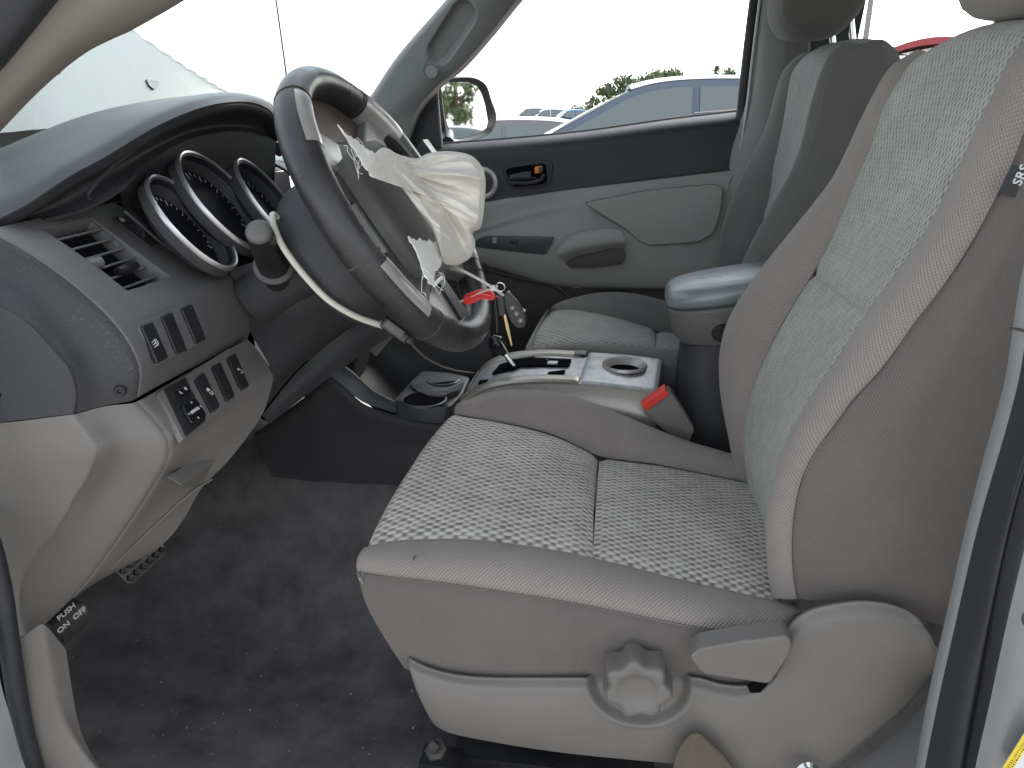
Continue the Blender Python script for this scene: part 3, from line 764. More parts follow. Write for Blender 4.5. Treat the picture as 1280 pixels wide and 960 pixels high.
# plane of the vent
v0, v1 = PY(52, 290, .80), PY(150, 375, .80)
VD = (v1 - v0).normalized()          # down the face
VN = VD.cross(YV).normalized()
if VN.x < 0: VN = -VN
def onv(px, py, h=0.0): return PP(px, py, v0, VN) + VN * h
VL = (v1 - v0).length
def vent_cut(u, v, p):
    q = p - v0
    s, t = q.dot(VD), q.y
    w = .088 + .004 * s / VL
    def ss(x): x = min(1, max(0, x)); return x * x * (3 - 2 * x)
    return -.035 * ss((s + .001) / .003) * ss((VL + .001 - s) / .003) * ss((t + .001) / .003) * ss((w + .001 - t) / .003)
rows = []
prof = spline([(-20, 291, .74), (0, 300, .74), (42, 324, .74), (93, 361, .74), (135, 400, .74), (160, 434, .74), (172, 465, .74), (169, 499, .74)], 15)
right = spline([onv(143, 254), onv(165, 267), onv(215, 310), PY(262, 338, .98), PY(292, 345, 1.0), PY(309, 372, 1.01), PY(314, 405, 1.015), PY(309, 424, 1.013)], 15)
for i in range(15):
    rows.append([prof[i], prof[i].lerp(right[i], .04) + Vector((.004, 0, .003)), prof[i].lerp(right[i], .35) + Vector((.003, 0, .003)), prof[i].lerp(right[i], .7) + Vector((.002, 0, .002)), right[i]])
surf('vent_panel', rows, 'dash_panel', db, nu=150, nv=190, out=(1, 0, .5), th=.003, arc=True, fn=vent_cut)
vt = slab('air_vent', [v0 + YV * a + VD * b for a, b in ((0, 0), (.088, 0), (.092, VL), (0, VL))], .003, 'void_black', db, n=VN, lift=-.024, bevel=0)
fr_ = [v0 + YV * a + VD * b + VN * .002 for a, b in ((-.002, -.002), (.089, -.003), (.095, VL + .002), (-.002, VL + .003))]
tube('vent_frame', rounded(fr_, .006) , .0022, 'dash_panel', vt, seg=8, closed=True, n=70)
for k in range(6):
    f = (k + .75) / 6.6
    c = v0 + VD * (VL * f) - VN * .004
    a, b = c + YV * .001, c + YV * (.0875 + .004 * f)
    ax = (YV, (VD * .45 + VN * .9).normalized(), YV.cross((VD * .45 + VN * .9).normalized()))
    box('slat', (a + b) / 2, ((b - a).length, .013, .0026), 'slat_grey', vt, ax=ax, bevel=.0008)
for k in range(7):
    c = v0 + YV * (.008 + .0122 * k) + VD * VL * .5 - VN * .017
    box('fin', c, (.0014, VL * .96, .010), 'black_plastic', vt, ax=(YV, VD, VN), bevel=.0004)
f5 = v0 + VD * (VL * (4.75) / 6.6) + VN * .007
tube('vent_knob', [f5 + YV * .030, f5 + YV * .036, f5 + YV * .060, f5 + YV * .068], [.0052, .0062, .006, .0045], 'black_plastic', vt, seg=14, straight=True)
tube('vent_tab', [onv(106, 334, .003), onv(122, 331, .004)], [.0072, .0078], 'slat_grey', vt, seg=12, straight=True)
# dimmer wheel
dz = lambda x, y, h=0.0: onv(x * .28125, 240 + y * .28125, h)
dm = slab('dimmer', rounded([dz(487, 125), dz(555, 122), dz(700, 238), dz(655, 255)], .003), .003, 'dash_dark', db, n=VN, lift=.006, bevel=.0006)
a = dz(598, 190, .004)
lathe('dimmer_wheel', [(.0001, -.003), (.0125, -.003), (.0135, -.002), (.0135, .002), (.0125, .003), (.0001, .003)], a, YV, 'black_plastic', dm, seg=30)
for k in range(9):
    f = k / 8
    p = dz(572 + 78 * f, 155 + 45 * f - 10 * math.sin(f * 3), .0066)
    tube('tick', [p, p + VD * (.0012 + .001 * f)], .0005, 'print_grey', dm, seg=5, straight=True)
p = dz(532, 139, .0066)
tube('dimmer_icon', [p + (YV * math.cos(t) - VD * math.sin(t)) * .0032 for t in [k * .63 for k in range(10)]], .0005, 'print_white', dm, seg=5, closed=True, n=24)
tube('dimmer_icon', [p - YV * .0022, p + YV * .0022], .0005, 'print_white', dm, seg=5, straight=True)
# small slide under the vent
sw = slab('vent_slide', rounded([dz(615, 498), dz(705, 460), dz(722, 490), dz(640, 530)], .001), .004, 'black_plastic', db, n=VN, lift=.003, bevel=.001)
slab('slide_grip', rounded([dz(640, 500), dz(690, 478), dz(700, 492), dz(652, 515)], .001), .004, 'hub_plastic', sw, n=VN, lift=.0055, bevel=.001)
# three switch blanks below it (their plane follows the lower, steeper face)
w0 = PY(172, 452, .745)
WD = (PY(172, 465, .74) - PY(145, 412, .74)).normalized()
WN = WD.cross(YV).normalized()
if WN.x < 0: WN = -WN
g0 = prof[11].lerp(right[11], .3)
def onw(x, y, h=0.0): return PP(x * .28125, 240 + y * .28125, g0, WN) + WN * (h + .006)
bay = slab('switch_bay', rounded([onw(588, 598), onw(832, 482), onw(875, 512), onw(912, 622), onw(890, 672), onw(682, 780)], .005), .008, 'dash_panel', db, n=WN, lift=.0006, bevel=.0022, bseg=3)
for q in (((598, 606), (650, 584), (722, 745), (672, 772)), ((690, 562), (737, 541), (806, 714), (757, 731)), ((778, 526), (826, 505), (891, 664), (847, 686))):
    b_ = slab('switch_blank', rounded([onw(x, y) for x, y in q], .0035), .006, 'black_plastic', bay, n=WN, lift=.0035, bevel=.0018, bseg=3)
    if q[0][0] == 598:
        o_ = onw(660, 680, .0042)
        u_ = YV; d_ = WD
        tube('lamp_icon', [o_ + u_ * (.0035 * math.cos(t)) - d_ * (.004 * math.sin(t)) for t in (-1.57, -1, -.5, 0, .5, 1, 1.57)], .0005, 'print_white', b_, seg=5)
        tube('lamp_icon', [o_ - d_ * .004, o_ + d_ * .004], .0005, 'print_white', b_, seg=5, straight=True)
        for e in (-.003, 0, .003): tube('lamp_icon', [o_ + d_ * e - u_ * .001, o_ + d_ * (e + .001) - u_ * .006], .0005, 'print_white', b_, seg=5, straight=True)
# end cap of the dashboard facing the door opening
A_ = [(-60, 275, .74)] + CR[1:]
B_ = [(-60, 318, .718), (0, 348, .718), (42, 374, .718), (79, 405, .718), (107, 437, .718), (124, 465, .718), (130, 487, .718), (131, 507, .718)]
C_ = [(-60, 350, .695), (0, 378, .695), (35, 400, .695), (64, 430, .695), (86, 455, .695), (95, 475, .695), (98, 495, .695), (95, 516, .695)]
D_ = [(-60, 362, .690), (-2, 392, .690), (29, 412, .690), (54, 438, .690), (74, 460, .690), (84, 478, .690), (86, 497, .690), (84, 518, .690)]
E_ = [(-120, 460, .688), (-60, 450, .688), (-40, 460, .688), (-20, 475, .688), (0, 490, .688), (0, 500, .688), (0, 510, .688), (0, 528, .688)]
surf('end_cap', [[p + Vector((.002, .001, .001)) for p in [V(q) for q in A_]], [V(A_[i]).lerp(V(B_[i]), .12) + Vector((0, -.004, 0)) for i in range(8)], B_, C_, D_, E_], 'cap_dark', db, nu=60, nv=60, out=(0, -1, 0), th=.004)
lathe('cap_screw', [(.0001, .001), (.0028, .001), (.003, .0035), (.0052, .0035), (.0062, .0022), (.0065, -.002), (.0001, -.002)], PY(150.5, 488, .727), Vector((.35, -1, 0)), 'black_plastic', db, seg=20)
# lower grey panel: side facing the opening and face with the switches
zL = lambda px, py, Y: PY(px, py, Y)
A2 = [(171, 502, .74), (192, 524, .74), (209, 548, .74), (209, 575, .74), (192, 606, .74), (169, 642, .74), (121, 710, .74), (90, 748, .735), (56, 781, .72)]
B2 = [(131, 508, .718), (142, 528, .716), (157, 552, .715), (152, 578, .716), (136, 610, .718), (112, 655, .718), (75, 715, .715), (55, 755, .71), (40, 790, .70)]
C2 = [(96, 517, .695), (108, 536, .692), (124, 561, .690), (114, 590, .692), (98, 620, .695), (72, 665, .697), (42, 707, .697), (30, 750, .695), (33, 795, .69)]
D2 = [(84, 519, .690), (95, 540, .688), (108, 565, .686), (100, 592, .688), (86, 620, .69), (60, 665, .692), (30, 707, .692), (22, 750, .69), (26, 796, .688)]
E2 = [(0, 529, .688), (0, 560, .686), (0, 590, .686), (-5, 620, .688), (-10, 650, .69), (-15, 690, .69), (-8, 725, .69), (4, 760, .69), (15, 797, .688)]
G2 = [(-90, 535, .688), (-90, 560, .686), (-90, 590, .686), (-90, 620, .688), (-90, 650, .69), (-80, 690, .69), (-60, 725, .69), (-40, 760, .69), (-20, 797, .688)]
surf('lower_end_cap', [A2, [V(A2[i]).lerp(V(B2[i]), .12) + Vector((0, -.004, 0)) for i in range(9)], B2, C2, D2, E2, G2], 'trim_grey', db, nu=70, nv=70, out=(0, -1, 0), th=.004)
def Zof(px, py, Y): return PY(px, py, Y).z
edge = [PZ(309, 424, Zof(171, 502, .74)), PZ(322, 438, Zof(190, 522, .74)), PZ(340, 467, Zof(209, 548, .74) + .004), PZ(339, 484, Zof(209, 560, .74)), PZ(326, 521, Zof(209, 575, .74) - .012), PZ(288, 573, Zof(192, 606, .74) - .012), PZ(253, 609, Zof(169, 642, .74) - .0), PZ(228, 651, Zof(145, 676, .74) - .005), PZ(197, 685, Zof(121, 710, .74) - .0), PZ(120, 728, Zof(90, 748, .735))]
left = [(171, 502, .74), (192, 524, .74), (209, 548, .74), (210, 562, .74), (209, 575, .74), (192, 606, .74), (169, 642, .74), (145, 676, .74), (121, 710, .74), (90, 748, .735)]
rows = []
for a, b in zip(left, edge):
    a = V(a)
    rows.append([a, a.lerp(b, .05) + Vector((.003, 0, .001)), a.lerp(b, .35), a.lerp(b, .7), b])
surf('lower_panel', rows, 'trim_grey', db, nu=60, nv=70, out=(1, 0, 0), th=.004)
surf('panel_return', [edge, [p + Vector((-.05, .02, -.005)) for p in edge]], 'trim_grey', db, nu=50, nv=6, out=(0, 1, -.3), th=.003)
# switches: plane through the upper face of the lower panel
s0 = rows[1][2].lerp(rows[1][3], .3)
SD = (rows[2][2] - rows[0][2]).normalized()
SN = SD.cross(YV).normalized()
if SN.x < 0: SN = -SN
def ons(x, y, h=0.0): return PP(100 + x * .20833, 440 + y * .20833, s0, SN) + SN * (h + .007)
pl = slab('switch_plate', rounded([ons(440, 262), ons(600, 166), ons(880, -10), ons(935, 0), ons(1035, 175), ons(1030, 228), ons(880, 330), ons(740, 440), ons(600, 548)], .004), .008, 'trim_grey', db, n=SN, lift=-.0005, bevel=.002, bseg=3)
mp = slab('mirror_switch', rounded([ons(481, 246), ons(608, 172), ons(734, 430), ons(612, 530)], .002), .005, 'black_plastic', pl, n=SN, lift=.0012, bevel=.0008)
slab('toggle', rounded([ons(538, 266), ons(612, 228), ons(630, 268), ons(560, 306)], .002), .004, 'black_gloss', mp, n=SN, lift=.004, bevel=.001)
slab('direction_pad', rounded([ons(568, 352), ons(655, 306), ons(728, 418), ons(632, 470)], .006), .006, 'black_gloss', mp, n=SN, lift=.006, bevel=.002, bseg=3)
ux = YV; uy = SN.cross(YV).normalized()
lettering('switch_print', 'L', .0055, ons(570, 276, .0046), ux, uy, 'print_white', mp, bold=.00015)
lettering('switch_print', 'R', .0055, ons(600, 252, .0046), ux, uy, 'print_white', mp, bold=.00015)
lettering('switch_print', 'MIRROR', .0048, ons(648, 388, .0066), ux, uy, 'print_white', mp, bold=.00012)
for (x, y, a) in ((627, 340, 1), (668, 432, -1)):
    q = ons(x, y, .0066)
    slab('arrow', [q + uy * .0015 * a, q - uy * .001 * a + ux * .0016, q - uy * .001 * a - ux * .0016], .0004, 'print_white', mp, n=SN, bevel=0)
for (x, y, a) in ((612, 410, -1), (684, 362, 1)):
    q = ons(x, y, .0066)
    slab('arrow', [q + ux * .0014 * a, q - ux * .0008 * a + uy * .0014, q - ux * .0008 * a - uy * .0014], .0004, 'print_white', mp, n=SN, bevel=0)
for q in (((660, 192), (714, 146), (810, 350), (762, 390)), ((763, 114), (814, 86), (901, 288), (852, 320)), ((856, 62), (905, 31), (988, 230), (940, 257))):
    b_ = slab('push_switch', rounded([ons(x, y) for x, y in q], .0032), .006, 'black_plastic', pl, n=SN, lift=.0035, bevel=.0014, bseg=3)
    cx, cy = sum(p[0] for p in q) / 4, sum(p[1] for p in q) / 4
    o_ = ons(cx + 8, cy - 5, .0042)
    if q[0][0] == 660:      # skidding car sign
        slab('car_icon', rounded([o_ + ux * a + uy * b for a, b in ((-.003, .002), (-.0015, .005), (.0015, .005), (.003, .002), (.003, .0005), (-.003, .0005))], .0006), .0004, 'print_white', b_, n=SN, bevel=0)
        for s in (-1, 1):
            tube('skid_icon', [o_ + ux * (.0016 * s) - uy * .001, o_ + ux * (.0026 * s) - uy * .0028, o_ + ux * (.0008 * s) - uy * .0044, o_ + ux * (.002 * s) - uy * .006], .00045, 'print_white', b_, seg=5)
    if q[0][0] == 856:      # hill descent sign
        tube('slope_icon', [o_ + ux * -.003 + uy * .001, o_ + ux * .001 + uy * .001, o_ + ux * .003 - uy * .0035], .00045, 'print_grey', b_, seg=5)
        slab('car_icon', rounded([o_ + ux * a + uy * b for a, b in ((-.003, .0018), (-.002, .0045), (.001, .0045), (.0026, .0018))], .0005), .0004, 'print_grey', b_, n=SN, bevel=0)
        tube('slope_icon', [o_ + ux * -.002 - uy * .002, o_ + ux * -.002 - uy * .0042, o_ + ux * .0005 - uy * .0042], .0004, 'print_grey', b_, seg=5, straight=True)
# bonnet release pull and its slot
h0 = rows[4][2].lerp(rows[5][2], .4)
HN = (rows[6][2] - rows[3][2]).cross(YV).normalized()
if HN.x < 0: HN = -HN
def onh(x, y, h=0.0): return PP(100 + x * .20833, 440 + y * .20833, h0, HN) + HN * h
slab('release_pull', rounded([onh(528, 757), onh(600, 712), onh(822, 552), onh(815, 600), onh(765, 675), onh(690, 742), onh(625, 770), onh(560, 770)], .006), .018, 'trim_grey', db, n=HN, lift=.016, bevel=.004, bseg=3)
slab('pull_slot', [onh(772, 553), onh(868, 490), onh(888, 490), onh(818, 545), onh(780, 560)], .004, 'void_black', db, n=HN, lift=.009, bevel=0)
tube('panel_seam', [rows[8][0].lerp(rows[8][4], .30) + HN * .002, rows[7][2].lerp(rows[7][3], .2) + HN * .003, rows[6][3].lerp(rows[6][4], .2) + HN * .003, rows[5][4].lerp(rows[6][4], .7) + HN * .002], .0011, 'trim_grey', db, seg=6, n=30)
# ---- gauges in their bezel
g0a, g1a = PY(149, 243, .86), PY(262, 352, .86)
GD = (g1a - g0a).normalized(); GN = GD.cross(YV).normalized()
if GN.x < 0: GN = -GN
def bz(px, py, Y): p = PP(px, py, g0a, GN); return p
bt = [(150, 237, .88), (190, 201, .97), (240, 173, 1.06), (300, 165, 1.15), (345, 177, 1.22)]
bb = [(157, 263, .885), (215, 312, .93), (262, 338, .98), (292, 344, 1.0), (360, 335, 1.1)]
ba, bc = spline(bt, 12), spline(bb, 12)
surf('gauge_bezel', [ba, [ba[i].lerp(bc[i], .5) + Vector((-.035, .05, -.01)) for i in range(12)], bc], 'cap_dark', db, nu=40, nv=24, out=(1, -.5, 0), th=.003)
def gauge(pt, pb, Y, hw, dep, name='gauge'):
    t, b = PY(pt[0], pt[1], Y), PY(pb[0], pb[1], Y)
    c = (t + b) / 2; d = (b - t); hl = d.length / 2; d.normalize()
    n = d.cross(YV).normalized()
    if n.x < 0: n = -n
    r = hl
    g = lathe(name, [(r * .80, -dep), (r * 1.04, -dep * .6), (r * 1.03, -.004), (r * 1.0, 0), (r * .955, -.001), (r * .93, -.005), (r * .90, -.010)], c, n, 'cap_dark', db, seg=72, sx=hw / hl, up=-d)
    lathe('gauge_ring', [(r * 1.045, -.004), (r * 1.040, .0005), (r * 1.02, .0028), (r * .992, .0015), (r * .985, -.003), (r * 1.0, -.004)], c, n, 'silver', g, seg=72, sx=hw / hl, up=-d)
    lathe('gauge_dial', [(.0001, 0), (r * .88, 0), (r * .88, -.002), (.0001, -.002)], c - n * dep * .72, n, 'dial_black', g, seg=48, sx=hw / hl, up=-d)
    lathe('gauge_throat', [(r * .93, -.004), (r * .955, -.001), (r * .93, -.0045), (r * .87, -dep * .75), (r * .86, -dep * .75), (r * .92, -.006)], c, n, 'dial_black', g, seg=60, sx=hw / hl, up=-d)
    for k in range(25):
        a = R(-125 + 250 * k / 24)
        dr = lambda q: c - n * (dep * .72 - .0006) + (-d * math.cos(a) + YV * math.sin(a) * hw / hl) * r * q
        tube('dial_tick', [dr(.72 if k % 3 else .66), dr(.78)], .0007, 'print_grey', g, seg=4, straight=True)
    return g
gauge((192, 221), (290, 333), .945, .047, .03)
gauge((233, 191), (330, 309), 1.025, .062, .03)
gauge((300, 200), (385, 310), 1.115, .047, .03)
# ---- knee panel round the column, with its open joint and return flange
k_ = [[(285, 338, .985), (335, 322, .990), (390, 305, 1.03)], [(313, 380, 1.000), (370, 350, .982), (440, 343, 1.03)], [(312, 412, 1.010), (375, 392, 1.005), (440, 375, 1.05), (500, 370, 1.12)], [(340, 467, 1.03), (385, 432, 1.06), (440, 404, 1.10), (500, 392, 1.18)], [(330, 512, 1.05), (376, 458, 1.10), (438, 409, 1.155), (500, 398, 1.24)]]
surf('knee_panel', k_, 'cap_dark', db, nu=50, nv=50, out=(1, -.6, 0), th=.004)
surf('knee_flange', [[(328, 519, 1.045), (376, 461, 1.115), (438, 410, 1.175), (470, 402, 1.22), (486, 400, 1.25)], [(332, 524, 1.05), (400, 461, 1.13), (452, 422, 1.185), (476, 410, 1.22), (488, 408, 1.25)], [(337, 530, 1.06), (384, 493, 1.12), (427, 461, 1.165), (466, 434, 1.21), (492, 419, 1.25)]], 'cap_dark', db, nu=40, nv=10, out=(1, -1, 0), th=.004)
surf('joint_shade', [[(326, 523, 1.06), (330, 500, 1.07), (360, 470, 1.12), (385, 450, 1.15)], [(335, 528, 1.075), (350, 505, 1.09), (375, 480, 1.13), (400, 455, 1.16)]], 'void_black', db, nu=12, nv=4, out=(1, -1, 0), th=.002)  # black sheet in place of the shade inside the open joint
# passenger side of the dashboard, mostly hidden by the wheel
surf('passenger_pad', [[W3(-.62, 1.24, 1.17), W3(-.61, 1.5, 1.13), W3(-.60, 1.85, 1.125), W3(-.585, 2.08, 1.13)], [W3(-.54, 1.22, 1.14), W3(-.53, 1.5, 1.10), W3(-.53, 1.85, 1.10), W3(-.54, 2.08, 1.11)], [W3(-.50, 1.22, 1.05), W3(-.49, 1.5, 1.0), W3(-.50, 1.85, 1.0), W3(-.51, 2.08, 1.0)], [W3(-.56, 1.22, .86), W3(-.55, 1.5, .82), W3(-.56, 1.85, .82), W3(-.57, 2.08, .82)], [W3(-.72, 1.22, .74), W3(-.72, 1.5, .72), W3(-.72, 1.85, .72), W3(-.72, 2.08, .72)]], 'dash_dark', db, nu=30, nv=40, out=(1, 0, 0), th=.004)
surf('passenger_top', [[W3(-.62, 1.2, 1.17), W3(-.61, 1.6, 1.13), W3(-.585, 2.08, 1.13)], [W3(-.95, 1.2, 1.14), W3(-.95, 1.6, 1.12), W3(-.9, 2.08, 1.12)]], 'dash_pad', db, nu=16, nv=8, out=(0, 0, 1), th=.004)
surf('driver_top', [[W3(-.72, .66, 1.12), W3(-.74, .95, 1.16), W3(-.72, 1.25, 1.18)], [W3(-.98, .66, 1.06), W3(-1.0, .95, 1.09), W3(-1.0, 1.25, 1.1)]], 'dash_pad', db, nu=16, nv=8, out=(0, 0, 1), th=.004)

# ------------------------------------------------------------------ steering column, stalk and wheel
WC = W3(-.313, 1.027, 1.1115); WT = .5656
wn_ = Vector((math.cos(WT), 0, math.sin(WT))); wu = Vector((0, 1, 0)); wv = wn_.cross(wu)
def WP(a, b, c=0.0): return WC + wu * a + wv * b + wn_ * c
cl = thing('steering_column', 'dark steering column cover behind the wheel, with stalk pointing to the door', 'steering column', WP(0, -.05, -.25))
def rrect(hw, t, b, c, q=.55):
    out = []
    for k in range(28):
        th = 2 * math.pi * k / 28
        ca, sa = math.cos(th), math.sin(th)
        x = math.copysign(abs(ca) ** q, ca) * hw
        y = math.copysign(abs(sa) ** q, sa)
        y = (t + b) / 2 + y * (t - b) / 2
        out.append(WP(x, y, c))
    return out
loft('column_cover', [rrect(.055, .058, -.036, -.06, .8), rrect(.062, .060, -.040, -.10, .8), rrect(.060, .052, -.036, -.16, .85), rrect(.056, .05, -.035, -.24, .9)], 'cap_dark', cl, nu=56, nv=30, sharp=50)
loft('wheel_back_cover', [rrect(.085, .075, -.085, -.030, .8), rrect(.108, .090, -.106, -.050, .8), rrect(.117, .098, -.114, -.080, .8), rrect(.117, .098, -.112, -.100, .8), rrect(.108, .088, -.100, -.115, .8), rrect(.075, .06, -.06, -.122, .8)], 'cap_dark', cl, nu=56, nv=34)
sb, se = PY(343, 333, .955), PY(323, 289, .875)
ax = (se - sb).normalized()
st = tube('turn_stalk', [sb - ax * .07, sb + ax * .02, sb + ax * .05, se - ax * .012, se - ax * .003], [.0225, .0205, .0185, .0165, .0160], 'black_plastic', cl, seg=28, straight=True)
lathe('stalk_cap', [(.0001, -.006), (.0160, -.006), (.0158, -.001), (.0135, .0025), (.008, .0042), (.0001, .005)], se, ax, 'hub_plastic', st, seg=28)
lathe('stalk_collar', [(.0205, -.004), (.0265, -.004), (.027, .0), (.025, .003), (.021, .003)], sb + ax * .004, ax, 'dash_panel', st, seg=32)
sw_ = thing('steering_wheel', 'black leather steering wheel with silver inserts and burst hub cover', 'steering wheel', WC)
RM = .1925; rr_ = .0208
def rim_arc(name, a0, a1, m, parent, r=rr_, n=None, seg=20, fl=1.0, cap=True):
    n = n or max(8, int(abs(a1 - a0) / 4))
    closed = abs(a1 - a0) >= 359
    bm = bmesh.new(); rings = []
    uv = bm.loops.layers.uv.new('UVMap')
    for i in range(n if closed else n + 1):
        t = R(a0 + (a1 - a0) * i / n)
        d = wu * math.cos(t) + wv * math.sin(t)
        k = 1.0
        if not closed and cap:
            e = min(i, n - i)
            k = (.93, .985)[e] if e < 2 else 1.0
        # thumb swell at 10 and 2, a little leaner at the bottom
        g = 1 + .07 * math.exp(-((abs(math.degrees(t) % 360 - 90) - 55) / 16) ** 2)
        rings.append([bm.verts.new(WC + d * (RM + r * g * k * math.cos(2 * math.pi * q / seg) * .95) + wn_ * (r * g * k * math.sin(2 * math.pi * q / seg) * 1.08)) for q in range(seg)])
    m_ = len(rings)
    for i in range(m_ if closed else m_ - 1):
        A, B = rings[i], rings[(i + 1) % m_]
        for q in range(seg): bm.faces.new((A[q], B[q], B[(q + 1) % seg], A[(q + 1) % seg]))
    if not closed: bm.faces.new(rings[0]); bm.faces.new(rings[-1][::-1])
    bmesh.ops.recalc_face_normals(bm, faces=bm.faces)
    return from_bm(name, bm, m, parent, sharp=50)
rim = rim_arc('rim', 0, 360, 'leather', sw_, n=140)
for a0, a1 in ((124, 149), (31, 56), (-166, -141), (-39, -14)):
    # silver insert clipped over the inside of the rim
    n = 16; seg = 14; bm = bmesh.new(); rings = []
    for i in range(n + 1):
        t = R(a0 + (a1 - a0) * i / n)
        d = wu * math.cos(t) + wv * math.sin(t)
        e = min(i, n - i); k = (.97 + .04 * min(1, e / 2)) * (1 + .07 * math.exp(-((abs(math.degrees(t) % 360 - 90) - 55) / 16) ** 2))
        rings.append([bm.verts.new(WC + d * (RM - .95 * rr_ * 1.06 * k * math.cos(ph)) + wn_ * (1.08 * rr_ * 1.06 * k * math.sin(ph))) for ph in [R(-30 + 165 * q / (seg - 1)) for q in range(seg)]])
    for A, B in zip(rings, rings[1:]):
        for q in range(seg - 1): bm.faces.new((A[q], B[q], B[q + 1], A[q + 1]))
    bmesh.ops.recalc_face_normals(bm, faces=bm.faces)
    ins = from_bm('rim_insert', bm, 'satin_silver', sw_, sharp=60)
for a in (122, 58, -170, -134, -10, -46):
    rim_arc('rim_stitch', a - .35, a + .35, 'thread', sw_, r=rr_ * 1.035, n=2, cap=False)
def wslab(name, ab, c, dep, m, parent, bev=.003, rad=.008, bs=3):
    return slab(name, rounded([WP(a, b, c) for a, b in ab], rad), dep, m, parent, n=wn_, bevel=bev, bseg=bs)
def msym(ab): return [(-a, b) for a, b in ab]
hubb = wslab('hub', [(-.105, .080), (-.06, .112), (.06, .112), (.105, .080), (.112, 0), (.100, -.075), (.050, -.115), (-.050, -.115), (-.100, -.075), (-.112, 0)], -.004, .045, 'hub_plastic', sw_, bev=.010, rad=.02)
for f in (lambda q: q, msym):
    wslab('spoke', f([(-.180, .062), (-.176, -.080), (-.088, -.085), (-.088, .070)]), .001, .022, 'hub_plastic', sw_, bev=.006, rad=.01)
    wslab('upper_spoke', f([(-.172, .092), (-.122, .142), (-.050, .104), (-.085, .066)]), .003, .016, 'satin_silver', sw_, bev=.004, rad=.01)
    wslab('lower_spoke', f([(-.172, -.070), (-.128, -.138), (-.055, -.108), (-.085, -.060)]), .003, .018, 'hub_plastic', sw_, bev=.005, rad=.01)
    wslab('spoke_button', f([(-.160, .025), (-.157, -.04), (-.128, -.042), (-.128, .03)]), .008, .010, 'black_plastic', sw_, bev=.002, rad=.006)
wslab('rim_inner_fill', [(-.115, .135), (-.06, .172), (.0, .184), (.06, .172), (.115, .135), (.06, .10), (-.06, .10)], -.012, .014, 'leather_brown', sw_, bev=.004, rad=.01)  # plate added to close the see-through opening; stands for the rim's inner face
wslab('bottom_spoke', [(-.030, -.105), (.030, -.105), (.040, -.188), (-.040, -.188)], -.002, .016, 'satin_silver', sw_, bev=.003, rad=.006)
wslab('bottom_spoke_trim', [(-.016, -.112), (.016, -.112), (.020, -.170), (-.020, -.170)], .003, .008, 'black_plastic', sw_, bev=.002, rad=.004)
# torn halves of the hub cover, pushed open
surf('hub_cover_flap', [[WP(-.110, .078, .010), WP(-.114, 0, .012), WP(-.102, -.085, .010)], [WP(-.085, .085, .024), WP(-.086, 0, .028), WP(-.080, -.095, .024)], [WP(-.040, .090, .034), WP(-.040, 0, .040), WP(-.040, -.100, .034)], [WP(-.006, .090, .038), WP(-.004, 0, .046), WP(-.008, -.102, .038)]], 'hub_plastic', sw_, nu=30, nv=20, out=wn_ * 1 + WP(0, 0, 1) , th=.004, sink=(.006, .006, .010, 0), sw=.008)
surf('hub_cover_flap', [[WP(.110, .078, .010), WP(.114, 0, .012), WP(.102, -.085, .010)], [WP(.085, .085, .024), WP(.086, 0, .028), WP(.080, -.095, .024)], [WP(.050, .090, .036), WP(.050, 0, .044), WP(.050, -.100, .036)], [WP(.030, .090, .050), WP(.030, 0, .058), WP(.030, -.1, .050)]], 'hub_plastic', sw_, nu=30, nv=20, out=WP(0, 0, 1), th=.004, sink=(.006, .006, .010, 0), sw=.008)
# ------------------------------------------------------------------ cab floor and shell
fl = surf('floor', [[W3(-1.25, .64, .62), W3(-1.02, .64, .40), W3(-.80, .645, .315), W3(-.4, .65, .30), W3(.2, .65, .30), W3(.95, .65, .30)],
                    [W3(-1.25, .80, .60), W3(-1.02, .80, .385), W3(-.80, .80, .305), W3(-.4, .80, .29), W3(.2, .80, .29), W3(.95, .80, .29)],
                    [W3(-1.25, 1.10, .62), W3(-1.02, 1.10, .42), W3(-.80, 1.10, .315), W3(-.4, 1.10, .295), W3(.2, 1.10, .295), W3(.95, 1.10, .295)],
                    [W3(-1.25, 1.25, .66), W3(-1.02, 1.25, .50), W3(-.80, 1.25, .42), W3(-.4, 1.25, .40), W3(.2, 1.25, .38), W3(.95, 1.25, .36)],
                    [W3(-1.25, 1.34, .72), W3(-1.02, 1.34, .62), W3(-.80, 1.34, .56), W3(-.4, 1.34, .56), W3(.2, 1.34, .50), W3(.95, 1.34, .46)],
                    [W3(-1.25, 1.55, .72), W3(-1.02, 1.55, .62), W3(-.80, 1.55, .56), W3(-.4, 1.55, .56), W3(.2, 1.55, .50), W3(.95, 1.55, .46)],
                    [W3(-1.25, 1.65, .66), W3(-1.02, 1.65, .42), W3(-.80, 1.65, .34), W3(-.4, 1.65, .31), W3(.2, 1.65, .30), W3(.95, 1.65, .30)],
                    [W3(-1.25, 2.16, .62), W3(-1.02, 2.16, .40), W3(-.80, 2.16, .31), W3(-.4, 2.16, .30), W3(.2, 2.16, .30), W3(.95, 2.16, .30)]],
          'carpet', nu=110, nv=110, th=.01, out=(0, 0, 1), wob=.006)
tag(fl, 'black carpeted cab floor with grit on it', None, kind='structure')
